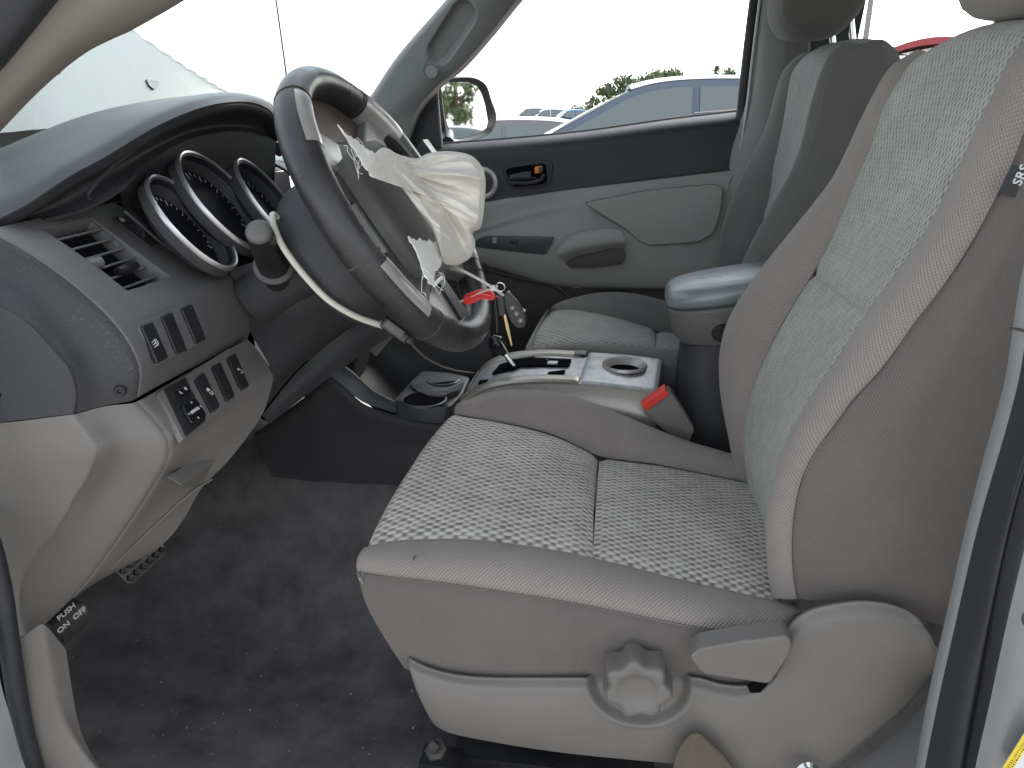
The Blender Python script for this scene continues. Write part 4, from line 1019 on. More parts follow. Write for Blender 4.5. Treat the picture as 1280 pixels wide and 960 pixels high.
# grit on the carpet: too many to count
bm = bmesh.new()
for k in range(150):
    x, y = random.uniform(-.95, -.25), random.uniform(.70, 1.12)
    s = random.uniform(.0004, .0011) * (1.6 if random.random() < .08 else 1)
    z = .300 + (.010 if x < -.8 else 0) + (.02 if x < -.9 else 0)
    hit = fl.ray_cast(Vector((x, y, 1.0)), Vector((0, 0, -1)))
    z = hit[1].z + s * .4 if hit[0] else z
    mtx = Matrix.Translation((x, y, z)) @ Matrix.Rotation(random.uniform(0, 6.3), 4, 'Z') @ Matrix.Rotation(random.uniform(-.4, .4), 4, 'X') @ Matrix.Diagonal((s * random.uniform(.7, 2.2), s, s * .7, 1))
    bmesh.ops.create_icosphere(bm, subdivisions=1, radius=1, matrix=mtx)
tag(from_bm('carpet_grit', bm, 'print_grey'), 'pale crumbs of grit scattered over the carpet', 'grit', kind='stuff')
# cab shell: roof lining, back wall, side walls, firewall
rf = surf('roof', [[W3(-.34, .66, 1.55), W3(.2, .66, 1.60), W3(1.02, .66, 1.58)], [W3(-.38, .9, 1.61), W3(.2, .9, 1.66), W3(1.02, .9, 1.64)], [W3(-.40, 1.4, 1.63), W3(.2, 1.4, 1.68), W3(1.02, 1.4, 1.66)], [W3(-.38, 1.9, 1.61), W3(.2, 1.9, 1.66), W3(1.02, 1.9, 1.64)], [W3(-.34, 2.14, 1.55), W3(.2, 2.14, 1.60), W3(1.02, 2.14, 1.58)]], 'roof_lining', nu=30, nv=30, th=-.0, out=(0, 0, -1))
rf.modifiers.new('thickness', 'SOLIDIFY').thickness = -.03
tag(rf, 'pale roof lining of the truck cab', None, kind='structure')
def panel(name, pts, th, m, label=None, kind='structure', parent=None, n=None, bevel=.004):
    o = slab(name, pts, th, m, parent, n=n, bevel=bevel)
    if label: o['label'] = label
    if kind and parent is None: o['kind'] = kind
    return o
bwl = panel('back_wall', [W3(1.02, .64, .30), W3(1.02, 2.16, .30), W3(1.02, 2.16, 1.13), W3(1.02, .64, 1.13)], .03, 'far_cloth', 'grey back wall of the cab below its window', n=Vector((-1, 0, 0)))
for y0, y1 in ((.64, .78), (2.02, 2.16)):
    panel('back_post', [W3(1.019, y0, 1.132), W3(1.019, y1, 1.132), W3(.985, y1 - (.05 if y0 > 1 else 0), 1.58), W3(.985, y0 + (0 if y0 > 1 else .05), 1.58)], .03, 'pillar_grey', parent=bwl, n=Vector((-1, 0, 0)))
box('window_glass', W3(1.03, 1.4, 1.355), (.004, 1.26, .44), 'window_glass', bwl, bevel=0)
sdw = panel('side_wall', [W3(.345, 2.17, .30), W3(1.015, 2.17, .30), W3(1.015, 2.16, 1.19), W3(.345, 2.16, 1.19)], .02, 'pillar_grey', 'grey side wall behind the passenger seat, with quarter window', n=Vector((0, -1, 0)))
panel('window_post', [W3(.345, 2.159, 1.192), W3(.515, 2.159, 1.192), W3(.535, 2.13, 1.56), W3(.36, 2.13, 1.56)], .02, 'dash_dark', parent=sdw, n=Vector((0, -1, 0)))
panel('window_post', [W3(.96, 2.159, 1.192), W3(1.015, 2.159, 1.192), W3(1.015, 2.13, 1.56), W3(.95, 2.13, 1.56)], .02, 'dash_dark', parent=sdw, n=Vector((0, -1, 0)))
panel('window_header', [W3(.536, 2.137, 1.50), W3(.949, 2.137, 1.50), W3(.949, 2.130, 1.56), W3(.536, 2.130, 1.56)], .02, 'dash_dark', parent=sdw, n=Vector((0, -1, 0)))
slab('window_glass', [W3(.50, 2.172, 1.18), W3(.97, 2.172, 1.18), W3(.97, 2.145, 1.54), W3(.50, 2.145, 1.54)], .004, 'window_glass', sdw, bevel=0, n=Vector((0, -1, 0)))
sdd = panel('side_wall', [W3(.47, .645, .30), W3(1.015, .645, .30), W3(1.015, .645, 1.12), W3(.47, .645, 1.12)], .02, 'pillar_grey', 'grey side wall behind the driver seat, with quarter window', n=Vector((0, 1, 0)))
panel('window_post', [W3(.95, .646, 1.122), W3(1.015, .646, 1.122), W3(1.015, .67, 1.56), W3(.95, .67, 1.56)], .02, 'pillar_grey', parent=sdd, n=Vector((0, 1, 0)))
panel('window_header', [W3(.46, .666, 1.50), W3(.949, .666, 1.50), W3(.949, .670, 1.56), W3(.46, .670, 1.56)], .02, 'pillar_grey', parent=sdd, n=Vector((0, 1, 0)))
slab('window_glass', [W3(.48, .636, 1.10), W3(.97, .636, 1.10), W3(.97, .66, 1.53), W3(.48, .66, 1.53)], .004, 'window_glass', sdd, bevel=0, n=Vector((0, -1, 0)))
panel('firewall', [W3(-1.24, .64, .3), W3(-1.24, 2.16, .3), W3(-1.10, 2.16, 1.06), W3(-1.10, .64, 1.06)], .02, 'void_black', 'black firewall under the dashboard', n=Vector((1, 0, 0)))
panel('cowl', [W3(-1.10, .66, 1.065), W3(-1.10, 2.16, 1.065), W3(-.93, 2.14, 1.10), W3(-.93, .68, 1.10)], .02, 'black_plastic', 'black cowl at the foot of the windshield', n=Vector((0, 0, 1)))
# windshield
ws = surf('windshield', [[W3(-.98, .70, 1.085), W3(-1.03, 1.4, 1.10), W3(-.98, 2.10, 1.085)], [W3(-.68, .70, 1.32), W3(-.73, 1.4, 1.36), W3(-.68, 2.10, 1.32)], [W3(-.37, .70, 1.555), W3(-.42, 1.4, 1.60), W3(-.37, 2.10, 1.555)]], 'windshield_glass', nu=20, nv=14, th=0, out=(1, 0, 0))
tag(ws, 'greenish tinted windshield glass above the dashboard', 'windshield')

# ------------------------------------------------------------------ driver-side windshield pillar (top corner of the opening)
dp = thing('windshield_pillar', 'beige windshield pillar trim with black door seal, beside the gauge hood', 'pillar', W3(-.62, .66, 1.15))
I_ = [(-70, 235, .70), (0, 163, .69), (37, 124, .69), (70, 93, .69), (112, 62, .69), (163, 39, .69), (197, 20, .69), (231, 0, .69), (300, -45, .70), (420, -120, .72)]
O_ = [(-120, 190, .63), (-60, 140, .63), (-25, 104, .63), (0, 80, .63), (25, 50, .63), (45, 25, .63), (65, 0, .63), (90, -30, .63), (150, -90, .64), (260, -170, .66)]
i_, o_ = spline(I_, 24), spline(O_, 24)
surf('pillar_trim', [[p + Vector((-.02, .01, .0)) for p in i_], i_, [i_[k].lerp(o_[k], .3) + Vector((.010, -.004, -.008)) for k in range(24)], [i_[k].lerp(o_[k], .7) + Vector((.012, -.004, -.010)) for k in range(24)], o_], 'pillar_warm', dp, nu=70, nv=30, out=(1, -.6, -.6), th=.005)
o2 = [p + Vector((-.03, -.035, .02)) for p in o_]
surf('door_seal', [[p + Vector((.004, -.002, -.003)) for p in o_], [o_[k].lerp(o2[k], .4) + Vector((.014, -.006, -.010)) for k in range(24)], o2], 'rubber', dp, nu=60, nv=14, out=(1, -.6, -.3), th=.004)
tube('trim_joint', [i_[9] + Vector((0, -.002, -.002)), (126, 28, .672), (133, 4, .655), (135, -10, .645)], .0009, 'thread', dp, seg=6)
# ------------------------------------------------------------------ sill and foot-well trim at the opening
kp = thing('sill_trim', 'grey plastic sill trim curving down beside the black carpet', 'trim', W3(-.7, .64, .4))
ka = [(57, 782, .655), (62, 815, .652), (68, 850, .65), (76, 885, .65), (92, 920, .65), (118, 955, .65), (170, 1000, .65), (300, 1060, .65), (600, 1100, .65)]
kb = [(17, 806, .635), (22, 850, .632), (30, 890, .63), (38, 925, .63), (47, 955, .63), (70, 1000, .63), (130, 1050, .63), (300, 1120, .63), (600, 1170, .63)]
a_, b_ = spline(ka, 20), spline(kb, 20)
surf('sill_cover', [[p + Vector((0, .02, -.05)) for p in a_], a_, [a_[k].lerp(b_[k], .25) + Vector((0, -.003, .005)) for k in range(20)], [a_[k].lerp(b_[k], .75) + Vector((0, -.004, .002)) for k in range(20)], b_], 'trim_grey', kp, nu=60, nv=24, out=(0, -1, .4), th=.004)
tube('sill_seal', [(-150, 230, .63), (-130, 400, .64), (-70, 560, .64), (-20, 660, .632), (0, 730, .626), (10, 795, .622), (17, 840, .62), (25, 890, .62), (36, 940, .62), (55, 990, .62), (110, 1050, .62)], .011, 'rubber', kp, seg=12)
surf('sill_paint', [[(-60, 700, .60), (-10, 790, .60), (0, 850, .60), (14, 900, .60), (32, 960, .60), (60, 1010, .60)], [(-120, 780, .57), (-60, 860, .57), (-40, 900, .57), (-20, 950, .57), (0, 1000, .57), (30, 1060, .57)]], 'truck_paint', kp, nu=24, nv=10, out=(0, -1, .2), th=.004)
surf('sill_seal_lip', [[(-60, 640, .632), (-5, 720, .63), (6, 770, .628), (12, 830, .626), (24, 890, .626), (40, 950, .626), (60, 1000, .626)], [(-120, 660, .615), (-40, 760, .612), (-16, 800, .61), (-2, 850, .61), (12, 900, .61), (30, 960, .61), (55, 1015, .61)]], 'rubber', kp, nu=30, nv=8, out=(0, -1, 0), th=.004)
slab('door_jamb', [W3(-1.08, .61, .0), W3(-.79, .61, .0), W3(-.79, .61, 1.06), W3(-1.08, .61, 1.10)], .03, 'truck_paint', kp, n=Vector((0, -1, 0)), bevel=.006)
box('rocker', W3(0, .59, .12), (2.1, .07, .34), 'truck_paint', kp, bevel=.02, seg=3)
# ------------------------------------------------------------------ door pillar behind the driver's seat
bp = thing('door_pillar', 'silver body pillar with black rubber seal and grey trim strip beside the driver seat', 'pillar', W3(.36, .62, .4))
e0 = [(1342, -170, 0.715), (1322, 0, 0.708), (1303, 150, 0.700), (1292, 270, .70), (1280, 322, .69), (1266, 409, .68), (1255, 480, .68), (1232, 562, .675), (1207, 660, .67), (1184, 763, .665), (1160, 870, .66), (1144, 960, .66), (1130, 1040, .66)]
e1 = [(1356, -170, 0.700), (1336, 0, 0.693), (1317, 150, 0.685), (1304, 280, .685), (1296, 330, .675), (1283, 415, .665), (1272, 482, .66), (1250, 562, .655), (1222, 660, .65), (1198, 763, .645), (1174, 870, .64), (1156, 960, .64), (1142, 1040, .64)]
e2 = [(1402, -170, 0.635), (1382, 0, 0.628), (1363, 150, 0.620), (1350, 300, .62), (1335, 340, .62), (1320, 420, .62), (1308, 490, .62), (1286, 570, .62), (1262, 660, .62), (1241, 763, .615), (1222, 870, .615), (1206, 960, .61), (1192, 1040, .61)]
e3 = [(1434, -170, 0.615), (1414, 0, 0.608), (1395, 150, 0.600), (1380, 320, .60), (1365, 360, .60), (1350, 440, .60), (1336, 500, .60), (1308, 580, .60), (1282, 680, .60), (1256, 790, .595), (1237, 880, .595), (1219, 960, .59), (1205, 1040, .59)]
e4 = [(1557, -170, 0.595), (1537, 0, 0.588), (1518, 150, 0.580), (1500, 330, .58), (1490, 380, .58), (1480, 460, .58), (1460, 530, .58), (1440, 620, .58), (1420, 720, .58), (1400, 820, .575), (1380, 900, .575), (1360, 980, .57), (1340, 1060, .57)]
E = [spline(e, 24) for e in (e0, e1, e2, e3, e4)]
surf('trim_strip', [[p + Vector((.008, .012, 0)) for p in E[0]], E[0], [E[0][k].lerp(E[1][k], .5) + Vector((-.002, -.003, 0)) for k in range(24)], E[1]], 'pillar_grey', bp, nu=50, nv=16, out=(-.5, -1, 0), th=.004)
surf('seal', [E[1], [E[1][k].lerp(E[2][k], .35) + Vector((0, -.014, 0)) for k in range(24)], [E[1][k].lerp(E[2][k], .7) + Vector((0, -.012, 0)) for k in range(24)], E[2]], 'rubber', bp, nu=60, nv=24, out=(0, -1, 0), th=.004)
surf('seal_lip', [E[2], [E[2][k].lerp(E[3][k], .5) + Vector((0, -.006, 0)) for k in range(24)], E[3]], 'dash_dark', bp, nu=50, nv=10, out=(0, -1, 0), th=.004)
slab('quarter_skin', [W3(.50, .60, -.05), W3(1.12, .60, -.05), W3(1.12, .612, 1.10), W3(.52, .612, 1.10)], .02, 'truck_paint', bp, n=Vector((0, -1, 0)), bevel=.006)
pb = surf('body_panel', [E[3], [E[3][k].lerp(E[4][k], .2) + Vector((0, -.006, 0)) for k in range(24)], E[4]], 'truck_paint', bp, nu=50, nv=20, out=(0, -1, 0), th=.004)
tube('striker_bolt', [(1290, 772, .60), (1294, 774, .585)], [.012, .009], 'black_plastic', pb, seg=16, straight=True)
tube('trim_joint', [(1262, 410, .667), (1274, 412, .662), (1286, 415, .655)], .0012, 'thread', bp, seg=6)
# tyre-pressure label with its yellow border
yl = thing('placard', 'white and yellow tyre information sticker on the silver body pillar', 'sticker', PY(1275, 945, .56))
q = [(1288, 905, .568), (1252, 962, .568), (1300, 990, .568), (1340, 930, .568)]
slab('sticker_base', q, .0008, 'print_white', yl, bevel=0)
slab('yellow_border', [(1288, 906, .5675), (1253, 961, .5675), (1263, 966, .5675), (1298, 912, .5675)], .0008, 'yellow_print', yl, bevel=0)
a, b = PY(1255, 961, .5666), PY(1289, 908, .5666)
w_ = PY(1264, 966, .5666) - a
bm = bmesh.new()      # two lines of print too small to read
for row in (.22, .62):
    for k in range(20):
        c = a.lerp(b, (k + .5) / 20) + w_ * row
        e = (b - a) * .013 * random.uniform(.6, 1.1); f = w_ * random.uniform(.16, .26)
        bm.faces.new([bm.verts.new(p) for p in (c - e, c + e, c + e * random.uniform(.3, 1) + f, c - e + f)])
from_bm('sticker_print', bm, 'label_black', yl, smooth=False)
# ------------------------------------------------------------------ belt, anchor and rail end at the foot of the seat
bw = surf('seat_belt', [[(836, 990, .745), (844, 950, .744), (853, 930, .742), (863, 918, .740)], [(858, 990, .738), (864, 950, .737), (869, 930, .736), (872, 917, .737)], [(900, 990, .742), (897, 955, .741), (889, 935, .740), (880, 921, .740)], [(935, 1000, .748), (918, 965, .747), (901, 941, .745), (886, 926, .743)]], 'webbing', nu=24, nv=20, th=.0016)
tag(bw, 'brown seat belt webbing looping below the driver seat cover', 'seat belt')
an = lathe('belt_anchor', [(.0001, .012), (.008, .012), (.0125, .006), (.013, 0), (.018, -.002), (.0001, -.003)], PY(1012, 974, .735), Vector((.2, -.8, .5)), 'chrome', seg=24)
tag(an, 'chromed belt anchor bolt at the foot of the driver seat', 'bolt')
rt = surf('rear_trim', [[(1176, 842, .78), (1150, 882, .78), (1112, 922, .78), (1060, 962, .78), (1000, 1010, .78)], [(1190, 870, .72), (1185, 900, .71), (1170, 940, .70), (1150, 985, .70), (1100, 1060, .70)]], 'webbing_grey', nu=20, nv=10, th=.004, out=(0, -1, .3))
tag(rt, 'ribbed grey trim between the seat cover and the pillar', 'trim')
# seat rail with bolt, half hidden under the cover
ra = thing('seat_rail', 'dark steel seat rail with a bolt, under the front edge of the seat cover', 'seat rail', PY(560, 935, .84))
box('rail', PY(690, 960, .88) + Vector((0, .02, -.012)), (.30, .05, .035), 'black_plastic', ra, bevel=.004)
lathe('bolt_head', [(.0001, .014), (.006, .014), (.0085, .010), (.009, 0), (.016, -.001), (.017, -.004), (.0001, -.004)], PY(544, 936, .84), Vector((-.2, -.5, 1)), 'steel', ra, seg=6, sharp=20)
box('rail_foot', PY(552, 950, .85), (.06, .04, .016), 'black_plastic', ra, bevel=.003)
# pedals
pk = thing('parking_brake_pedal', 'worn rubber pedal printed PUSH ON OFF under the dashboard corner', 'pedal', PY(85, 770, .86))
PYY = .86
sfp = [[(58, 778, PYY), (72, 766, PYY + .01), (93, 748, PYY + .03)], [(66, 770, PYY), (84, 757, PYY + .01), (104, 752, PYY + .03)], [(76, 784, PYY - .004), (94, 770, PYY + .008), (111, 766, PYY + .028)], [(81, 794, PYY), (97, 784, PYY + .012), (112, 772, PYY + .03)], [(82, 805, PYY + .004), (98, 792, PYY + .016), (110, 780, PYY + .034)]]
surf('pedal_pad', [[(56, 776, .86), (75, 760, .88), (93, 747, .90)], [(64, 782, .852), (84, 766, .872), (104, 754, .892)], [(72, 788, .85), (92, 774, .87), (110, 766, .89)]], 'rubber_pedal', pk, nu=16, nv=12, th=.006, out=(.3, -1, .6))
surf('pedal_edge', [[(72, 788, .851), (92, 774, .871), (110, 766, .891)], [(78, 795, .856), (96, 782, .876), (112, 772, .896)], [(81, 806, .862), (97, 793, .882), (111, 778, .90)]], 'rubber_pedal', pk, nu=16, nv=8, th=.005, out=(1, -1, .3))
a, b = PY(70, 777, .846), PY(93, 757, .868)
lettering('pedal_print', 'PUSH', .0120, PY(83, 765, .846), b - a, PY(78, 757, .846) - PY(84, 766, .849), 'print_white', pk, bold=.0002)
lettering('pedal_print', 'ON  OFF', .0120, PY(90, 775, .846), b - a, PY(78, 757, .846) - PY(84, 766, .849), 'print_white', pk, bold=.0002)
tube('pedal_arm', [PY(60, 775, .88), PY(40, 740, .90), PY(30, 690, .95)], .009, 'black_plastic', pk, seg=10)
bk = thing('brake_pedal', 'metal brake pedal with ribbed pad showing below the grey panel', 'pedal', PY(175, 700, 1.0))
o_ = PY(172, 694, 1.0)
pn = Vector((.75, -.25, .6)).normalized(); pu = (YV - pn * pn.y).normalized(); pd = pn.cross(pu)
slab('pedal_plate', rounded([o_ + pu * a + pd * b for a, b in ((-.045, -.03), (.045, -.03), (.045, .028), (-.045, .028))], .012), .008, 'steel', bk, n=pn, bevel=.003)
for k in range(6):
    for j in range(3):
        c = o_ + pu * (-.036 + .0145 * k) + pd * (-.02 + .017 * j) + pn * .003
        box('pad_rib', c, (.009, .010, .006), 'rubber', bk, ax=((pu * .7 + pd * .7).normalized(), (pd * .7 - pu * .7).normalized(), pn), bevel=.0015)
tube('pedal_arm', [o_ - pn * .006, o_ + Vector((-.06, 0, .12)), o_ + Vector((-.1, 0, .26))], .010, 'black_plastic', bk, seg=10)

# ------------------------------------------------------------------ centre console
cc = thing('centre_console', 'dark centre console with silver shifter plate, cup holders and front tray', 'console', W3(-.1, 1.43, .5))
ne = [(572, 504, 1.36), (591, 492, 1.36), (622, 482, 1.36), (654, 478, 1.36), (690, 477, 1.36), (735, 479, 1.36), (779, 484, 1.36), (822, 490, 1.36)]
fe = [(598, 462, 1.52), (613, 450, 1.52), (630, 443, 1.52), (650, 439, 1.52), (685, 437, 1.52), (726, 439, 1.52), (779, 442, 1.52), (828, 448, 1.52)]
n_, f_ = spline(ne, 30), spline(fe, 30)
def seg_rows(i0, i1, ts, dz=.0, ins=0.0):
    return [[n_[i].lerp(f_[i], t) + Vector((0, 0, dz)) for i in range(i0, i1)] for t in ts]
base_near = [p + Vector((0, -.022, -.045)) for p in n_]
surf('console_body', [[p + Vector((.02, -.03, -.30)) for p in n_], [p + Vector((0, -.026, -.06)) for p in n_], [p + Vector((0, -.020, -.028)) for p in n_], [p + Vector((0, -.002, -.004)) for p in n_]], 'champagne', cc, nu=60, nv=20, out=(0, -1, 0), th=.004)
surf('console_far_side', [[p + Vector((0, .004, -.004)) for p in f_], [p + Vector((0, .02, -.26)) for p in f_]], 'dash_dark', cc, nu=30, nv=8, out=(0, 1, 0), th=.004)
surf('console_front', [[n_[0], n_[0].lerp(f_[0], .5), f_[0]], [p + Vector((-.03, 0, -.10)) for p in (n_[0], n_[0].lerp(f_[0], .5), f_[0])], [p + Vector((-.02, 0, -.22)) for p in (n_[0], n_[0].lerp(f_[0], .5), f_[0])]], 'dash_dark', cc, out=(-1, 0, 0), nu=8, nv=10)
# bezel: two champagne rails either side of the shift gate
surf('shifter_bezel', seg_rows(0, 19, (0, .06, .14, .20), .003), 'champagne', cc, nu=50, nv=12, out=(0, 0, 1), th=.006, sink=(0, .002, .003, .003), sw=.004)
surf('shifter_bezel', seg_rows(1, 18, (.80, .86, .94, 1), .003), 'champagne', cc, nu=50, nv=12, out=(0, 0, 1), th=.006, sink=(0, .002, .003, .003), sw=.004)
surf('gate_plate', seg_rows(1, 19, (.18, .5, .82), -.001), 'scuffed_silver', cc, nu=40, nv=14, out=(0, 0, 1), th=.004)
tp = surf('cup_plate', seg_rows(18, 30, (0, .25, .5, .75, 1), .0015), 'scuffed_silver', cc, nu=40, nv=24, out=(0, 0, 1), th=.006, sink=(.003, .003, .003, .003), sw=.004)
# stepped gate slot
def gp(u, t, h=.0): 
    i = u * 29; a = min(int(i), 28)
    return n_[a].lerp(n_[a + 1], i - a).lerp(f_[a].lerp(f_[a + 1], i - a), t) + Vector((0, 0, h))
gs = slab('gate_slot', rounded([gp(.16, .38, .004), gp(.28, .38, .004), gp(.30, .46, .004), gp(.36, .44, .004), gp(.55, .44, .004), gp(.55, .66, .004), gp(.44, .66, .004), gp(.43, .60, .004), gp(.40, .68, .004), gp(.28, .70, .004), gp(.18, .62, .004)], .003), .004, 'void_black', cc, n=Vector((0, 0, 1)), bevel=0)
slab('gate_slot', rounded([gp(.10, .22, .004), gp(.54, .22, .004), gp(.54, .31, .004), gp(.10, .31, .004)], .002), .004, 'void_black', cc, n=Vector((0, 0, 1)), bevel=0)
for a, b in (((.24, .66), (.36, .70)), ((.36, .66), (.52, .62))):
    tube('gate_edge', [gp(*a, .005), gp(*b, .005)], .0018, 'black_gloss', cc, seg=8, straight=True)
slab('gate_latch', rounded([gp(.44, .46, .0065), gp(.49, .46, .0065), gp(.49, .54, .0065), gp(.44, .54, .0065)], .001), .003, 'satin_silver', cc, n=Vector((0, 0, 1)), bevel=.0008)
slab('gate_slot', rounded([gp(.555, .82, .006), gp(.612, .82, .006), gp(.612, .95, .006), gp(.555, .95, .006)], .001), .003, 'hub_plastic', cc, n=Vector((0, 0, 1)), bevel=.0005)
c0 = gp(.82, .60, .004)
punch(tp, c0, .041)
ch = lathe('cup_holder', [(.030, -.010), (.038, .0005), (.0425, .003), (.044, .001), (.044, -.004), (.041, -.004)], c0, Vector((0, 0, 1)), 'satin_silver', cc, seg=48)
lathe('cup_well', [(.0001, -.075), (.034, -.075), (.0385, -.003), (.040, -.003), (.036, -.078), (.0001, -.078)], c0, Vector((0, 0, 1)), 'dial_black', ch, seg=40)
# wall of the tunnel and open tray with two cups ahead of the shifter
pe = [(318, 541, 1.32), (335, 530, 1.32), (384, 494, 1.32), (413, 471, 1.325), (432, 486, 1.325), (455, 505, 1.325), (478, 514, 1.325), (500, 520, 1.325), (545, 527, 1.33), (600, 530, 1.33), (700, 530, 1.33)]
pq = [(340, 600, 1.315), (355, 616, 1.315), (380, 612, 1.315), (400, 606, 1.315), (430, 600, 1.315), (455, 597, 1.315), (480, 594, 1.315), (510, 590, 1.315), (560, 590, 1.315), (620, 590, 1.315), (700, 590, 1.315)]
a_, b_ = spline(pe, 24), spline(pq, 24)
surf('tunnel_side', [a_, [a_[k].lerp(b_[k], .08) + Vector((0, -.006, 0)) for k in range(24)], [a_[k].lerp(b_[k], .5) for k in range(24)], b_, [p + Vector((0, .0, -.12)) for p in b_]], 'dash_dark', cc, nu=60, nv=30, out=(0, -1, 0), th=.005)
te = [(413, 470, 1.327), (432, 485, 1.327), (455, 503, 1.327), (500, 517, 1.328), (548, 524, 1.332), (600, 524, 1.335)]
ti = [(428, 455, 1.345), (446, 468, 1.345), (470, 489, 1.345), (517, 510, 1.345), (552, 517, 1.345), (600, 515, 1.345)]
surf('tray_rim', [te, [V(te[k]).lerp(V(ti[k]), .5) + Vector((0, 0, .004)) for k in range(6)], ti], 'dash_pad', cc, nu=40, nv=10, out=(0, -.6, 1), th=.004)
t_ = spline(ti, 12)
surf('tray', [t_, [p + Vector((0, .02, -.05)) for p in t_], [p + Vector((0, .12, -.055)) for p in t_], [p + Vector((-.01, .20, -.02)) for p in t_], [p + Vector((-.02, .22, .10)) for p in t_]], 'dash_dark', cc, nu=30, nv=24, out=(0, -.3, 1), th=.004)
hz = V((540, 480, 1.42)).z
cupi = slab('cup_insert', rounded([PZ(492, 500, hz), PZ(516, 474, hz + .01), PZ(528, 463, hz + .012), PZ(560, 465, hz + .012), PZ(588, 471, hz + .008), PZ(578, 492, hz), PZ(562, 509, hz - .005), PZ(530, 508, hz - .005)], .012), .035, 'dash_pad', cc, n=Vector((0, 0, 1)), bevel=.004)
for (x, y, rx, ry) in ((553, 474, 21, 8), (530, 499, 27, 9)):
    c = PZ(x, y, hz + .007)
    w = (PZ(x + rx, y, hz + .007) - c).length
    k = lathe('cup_opening', [(w * .93, -.002), (w, .002), (w * 1.06, .001), (w * 1.07, -.003)], c, Vector((0, 0, 1)), 'dash_pad', cupi, seg=36)
    lathe('cup_well', [(.0001, .0), (w * .96, .0), (w * .96, -.002), (.0001, -.002)], c, Vector((0, 0, 1)), 'void_black', k, seg=30)  # flat black disc, the shade of a deep well put into its colour
slab('cup_divider', rounded([PZ(512, 480, hz + .010), PZ(535, 479, hz + .010), PZ(542, 489, hz + .010), PZ(558, 488, hz + .010), PZ(580, 477, hz + .010), PZ(574, 487, hz + .010), PZ(552, 495, hz + .010), PZ(536, 494, hz + .010), PZ(522, 489, hz + .010)], .002), .02, 'dash_dark', cc, n=Vector((0, 0, 1)), bevel=.002)
surf('stack_wall', [[W3(-.62, 1.34, .90), W3(-.58, 1.50, .92), W3(-.58, 1.62, .92)], [W3(-.60, 1.34, .78), W3(-.56, 1.5, .80), W3(-.56, 1.62, .80)], [W3(-.62, 1.34, .62), W3(-.58, 1.5, .64), W3(-.58, 1.62, .64)]], 'dash_dark', cc, nu=12, nv=12, out=(1, 0, 0), th=.004)
slab('socket_panel', rounded([(462, 438, 1.36), (485, 418, 1.36), (492, 420, 1.36), (470, 446, 1.36)], .002), .006, 'hub_plastic', cc, bevel=.001)
# gear lever
gl = thing('gear_lever', 'black gear lever knob on a chrome rod in the silver shift gate', 'gear lever', gp(.26, .5))
kb_, kt_ = gp(.27, .50), V((617, 424, 1.44))
ax = (kt_ - kb_).normalized(); L = (kt_ - kb_).length
tube('rod', [kb_ - ax * .01, kb_ + ax * L * .55], .0052, 'chrome', gl, seg=14, straight=True)
tube('knob', [kb_ + ax * L * .45, kb_ + ax * L * .6, kb_ + ax * L * .8, kb_ + ax * L * 1.0, kb_ + ax * (L * 1.1)], [.006, .0115, .0155, .0165, .006], 'black_gloss', gl, seg=20)
tube('knob_trim', [kb_ + ax * L * .50 + Vector((.010, -.006, 0)), kb_ + ax * L * .95 + Vector((.0145, -.008, 0))], .0024, 'chrome', gl, seg=10, straight=True)
# ------------------------------------------------------------------ arm rest box between the seats
ab = thing('armrest_box', 'armrest box with smooth padded lid, blue-grey with sky sheen, between the two seats', 'armrest', W3(.2, 1.46, .5))
def arect(x0, x1, y0, y1, z, q=.35, n=28):
    out = []
    for k in range(n):
        th = 2 * math.pi * k / n; ca, sa = math.cos(th), math.sin(th)
        out.append(W3((x0 + x1) / 2 + math.copysign(abs(ca) ** q, ca) * (x1 - x0) / 2, (y0 + y1) / 2 + math.copysign(abs(sa) ** q, sa) * (y1 - y0) / 2, z))
    return out
def tilt(ring, k=.18, x0=.08): return [p + Vector((0, 0, (p.x - x0) * k)) for p in ring]
loft('lid', [tilt(arect(.085, .44, 1.385, 1.555, .890, .5)), tilt(arect(.076, .45, 1.376, 1.562, .897, .5)), tilt(arect(.075, .45, 1.374, 1.564, .912, .5)), tilt(arect(.082, .445, 1.382, 1.556, .925, .55)), tilt(arect(.105, .42, 1.405, 1.535, .932, .6))], 'lid_vinyl', ab, nu=64, nv=26)
loft('bin', [tilt(arect(.105, .43, 1.385, 1.55, .825, .5), .08), tilt(arect(.088, .435, 1.382, 1.552, .85, .5), .14), tilt(arect(.082, .44, 1.380, 1.555, .888, .5))], 'hub_plastic', ab, nu=56, nv=14)
loft('pedestal', [arect(.115, .44, 1.36, 1.55, .50, .35), arect(.112, .44, 1.365, 1.55, .66, .35), arect(.108, .44, 1.375, 1.55, .76, .4), arect(.112, .43, 1.385, 1.548, .835, .5)], 'dash_dark', ab, nu=56, nv=26)
lc = PY(910, 417, 1.378)
lathe('latch', [(.0001, .004), (.016, .004), (.018, .001), (.018, -.006), (.0001, -.006)], lc, Vector((0, -1, 0)), 'black_plastic', ab, seg=28, sx=1.6)
# seat belt buckle
bu = thing('belt_buckle', 'grey seat belt buckle with red release button beside the cup holder plate', 'buckle', PY(840, 520, 1.31))
slab('buckle_body', rounded([(803, 516, 1.305), (836, 487, 1.305), (852, 510, 1.305), (868, 537, 1.305), (862, 552, 1.305), (838, 545, 1.305)], .004), 0.024, 'trim_grey', bu, bevel=.004, bseg=3)
slab('release_button', rounded([(801, 506, 1.296), (831, 485, 1.296), (836, 494, 1.296), (808, 514, 1.296)], .002), .022, 'red_button', bu, bevel=.002, bseg=2)
slab('button_mark', rounded([(810, 503, 1.2955), (828, 490, 1.2955), (830, 494, 1.2955), (812, 507, 1.2955)], .001), .0012, 'red_tag', bu, bevel=0)
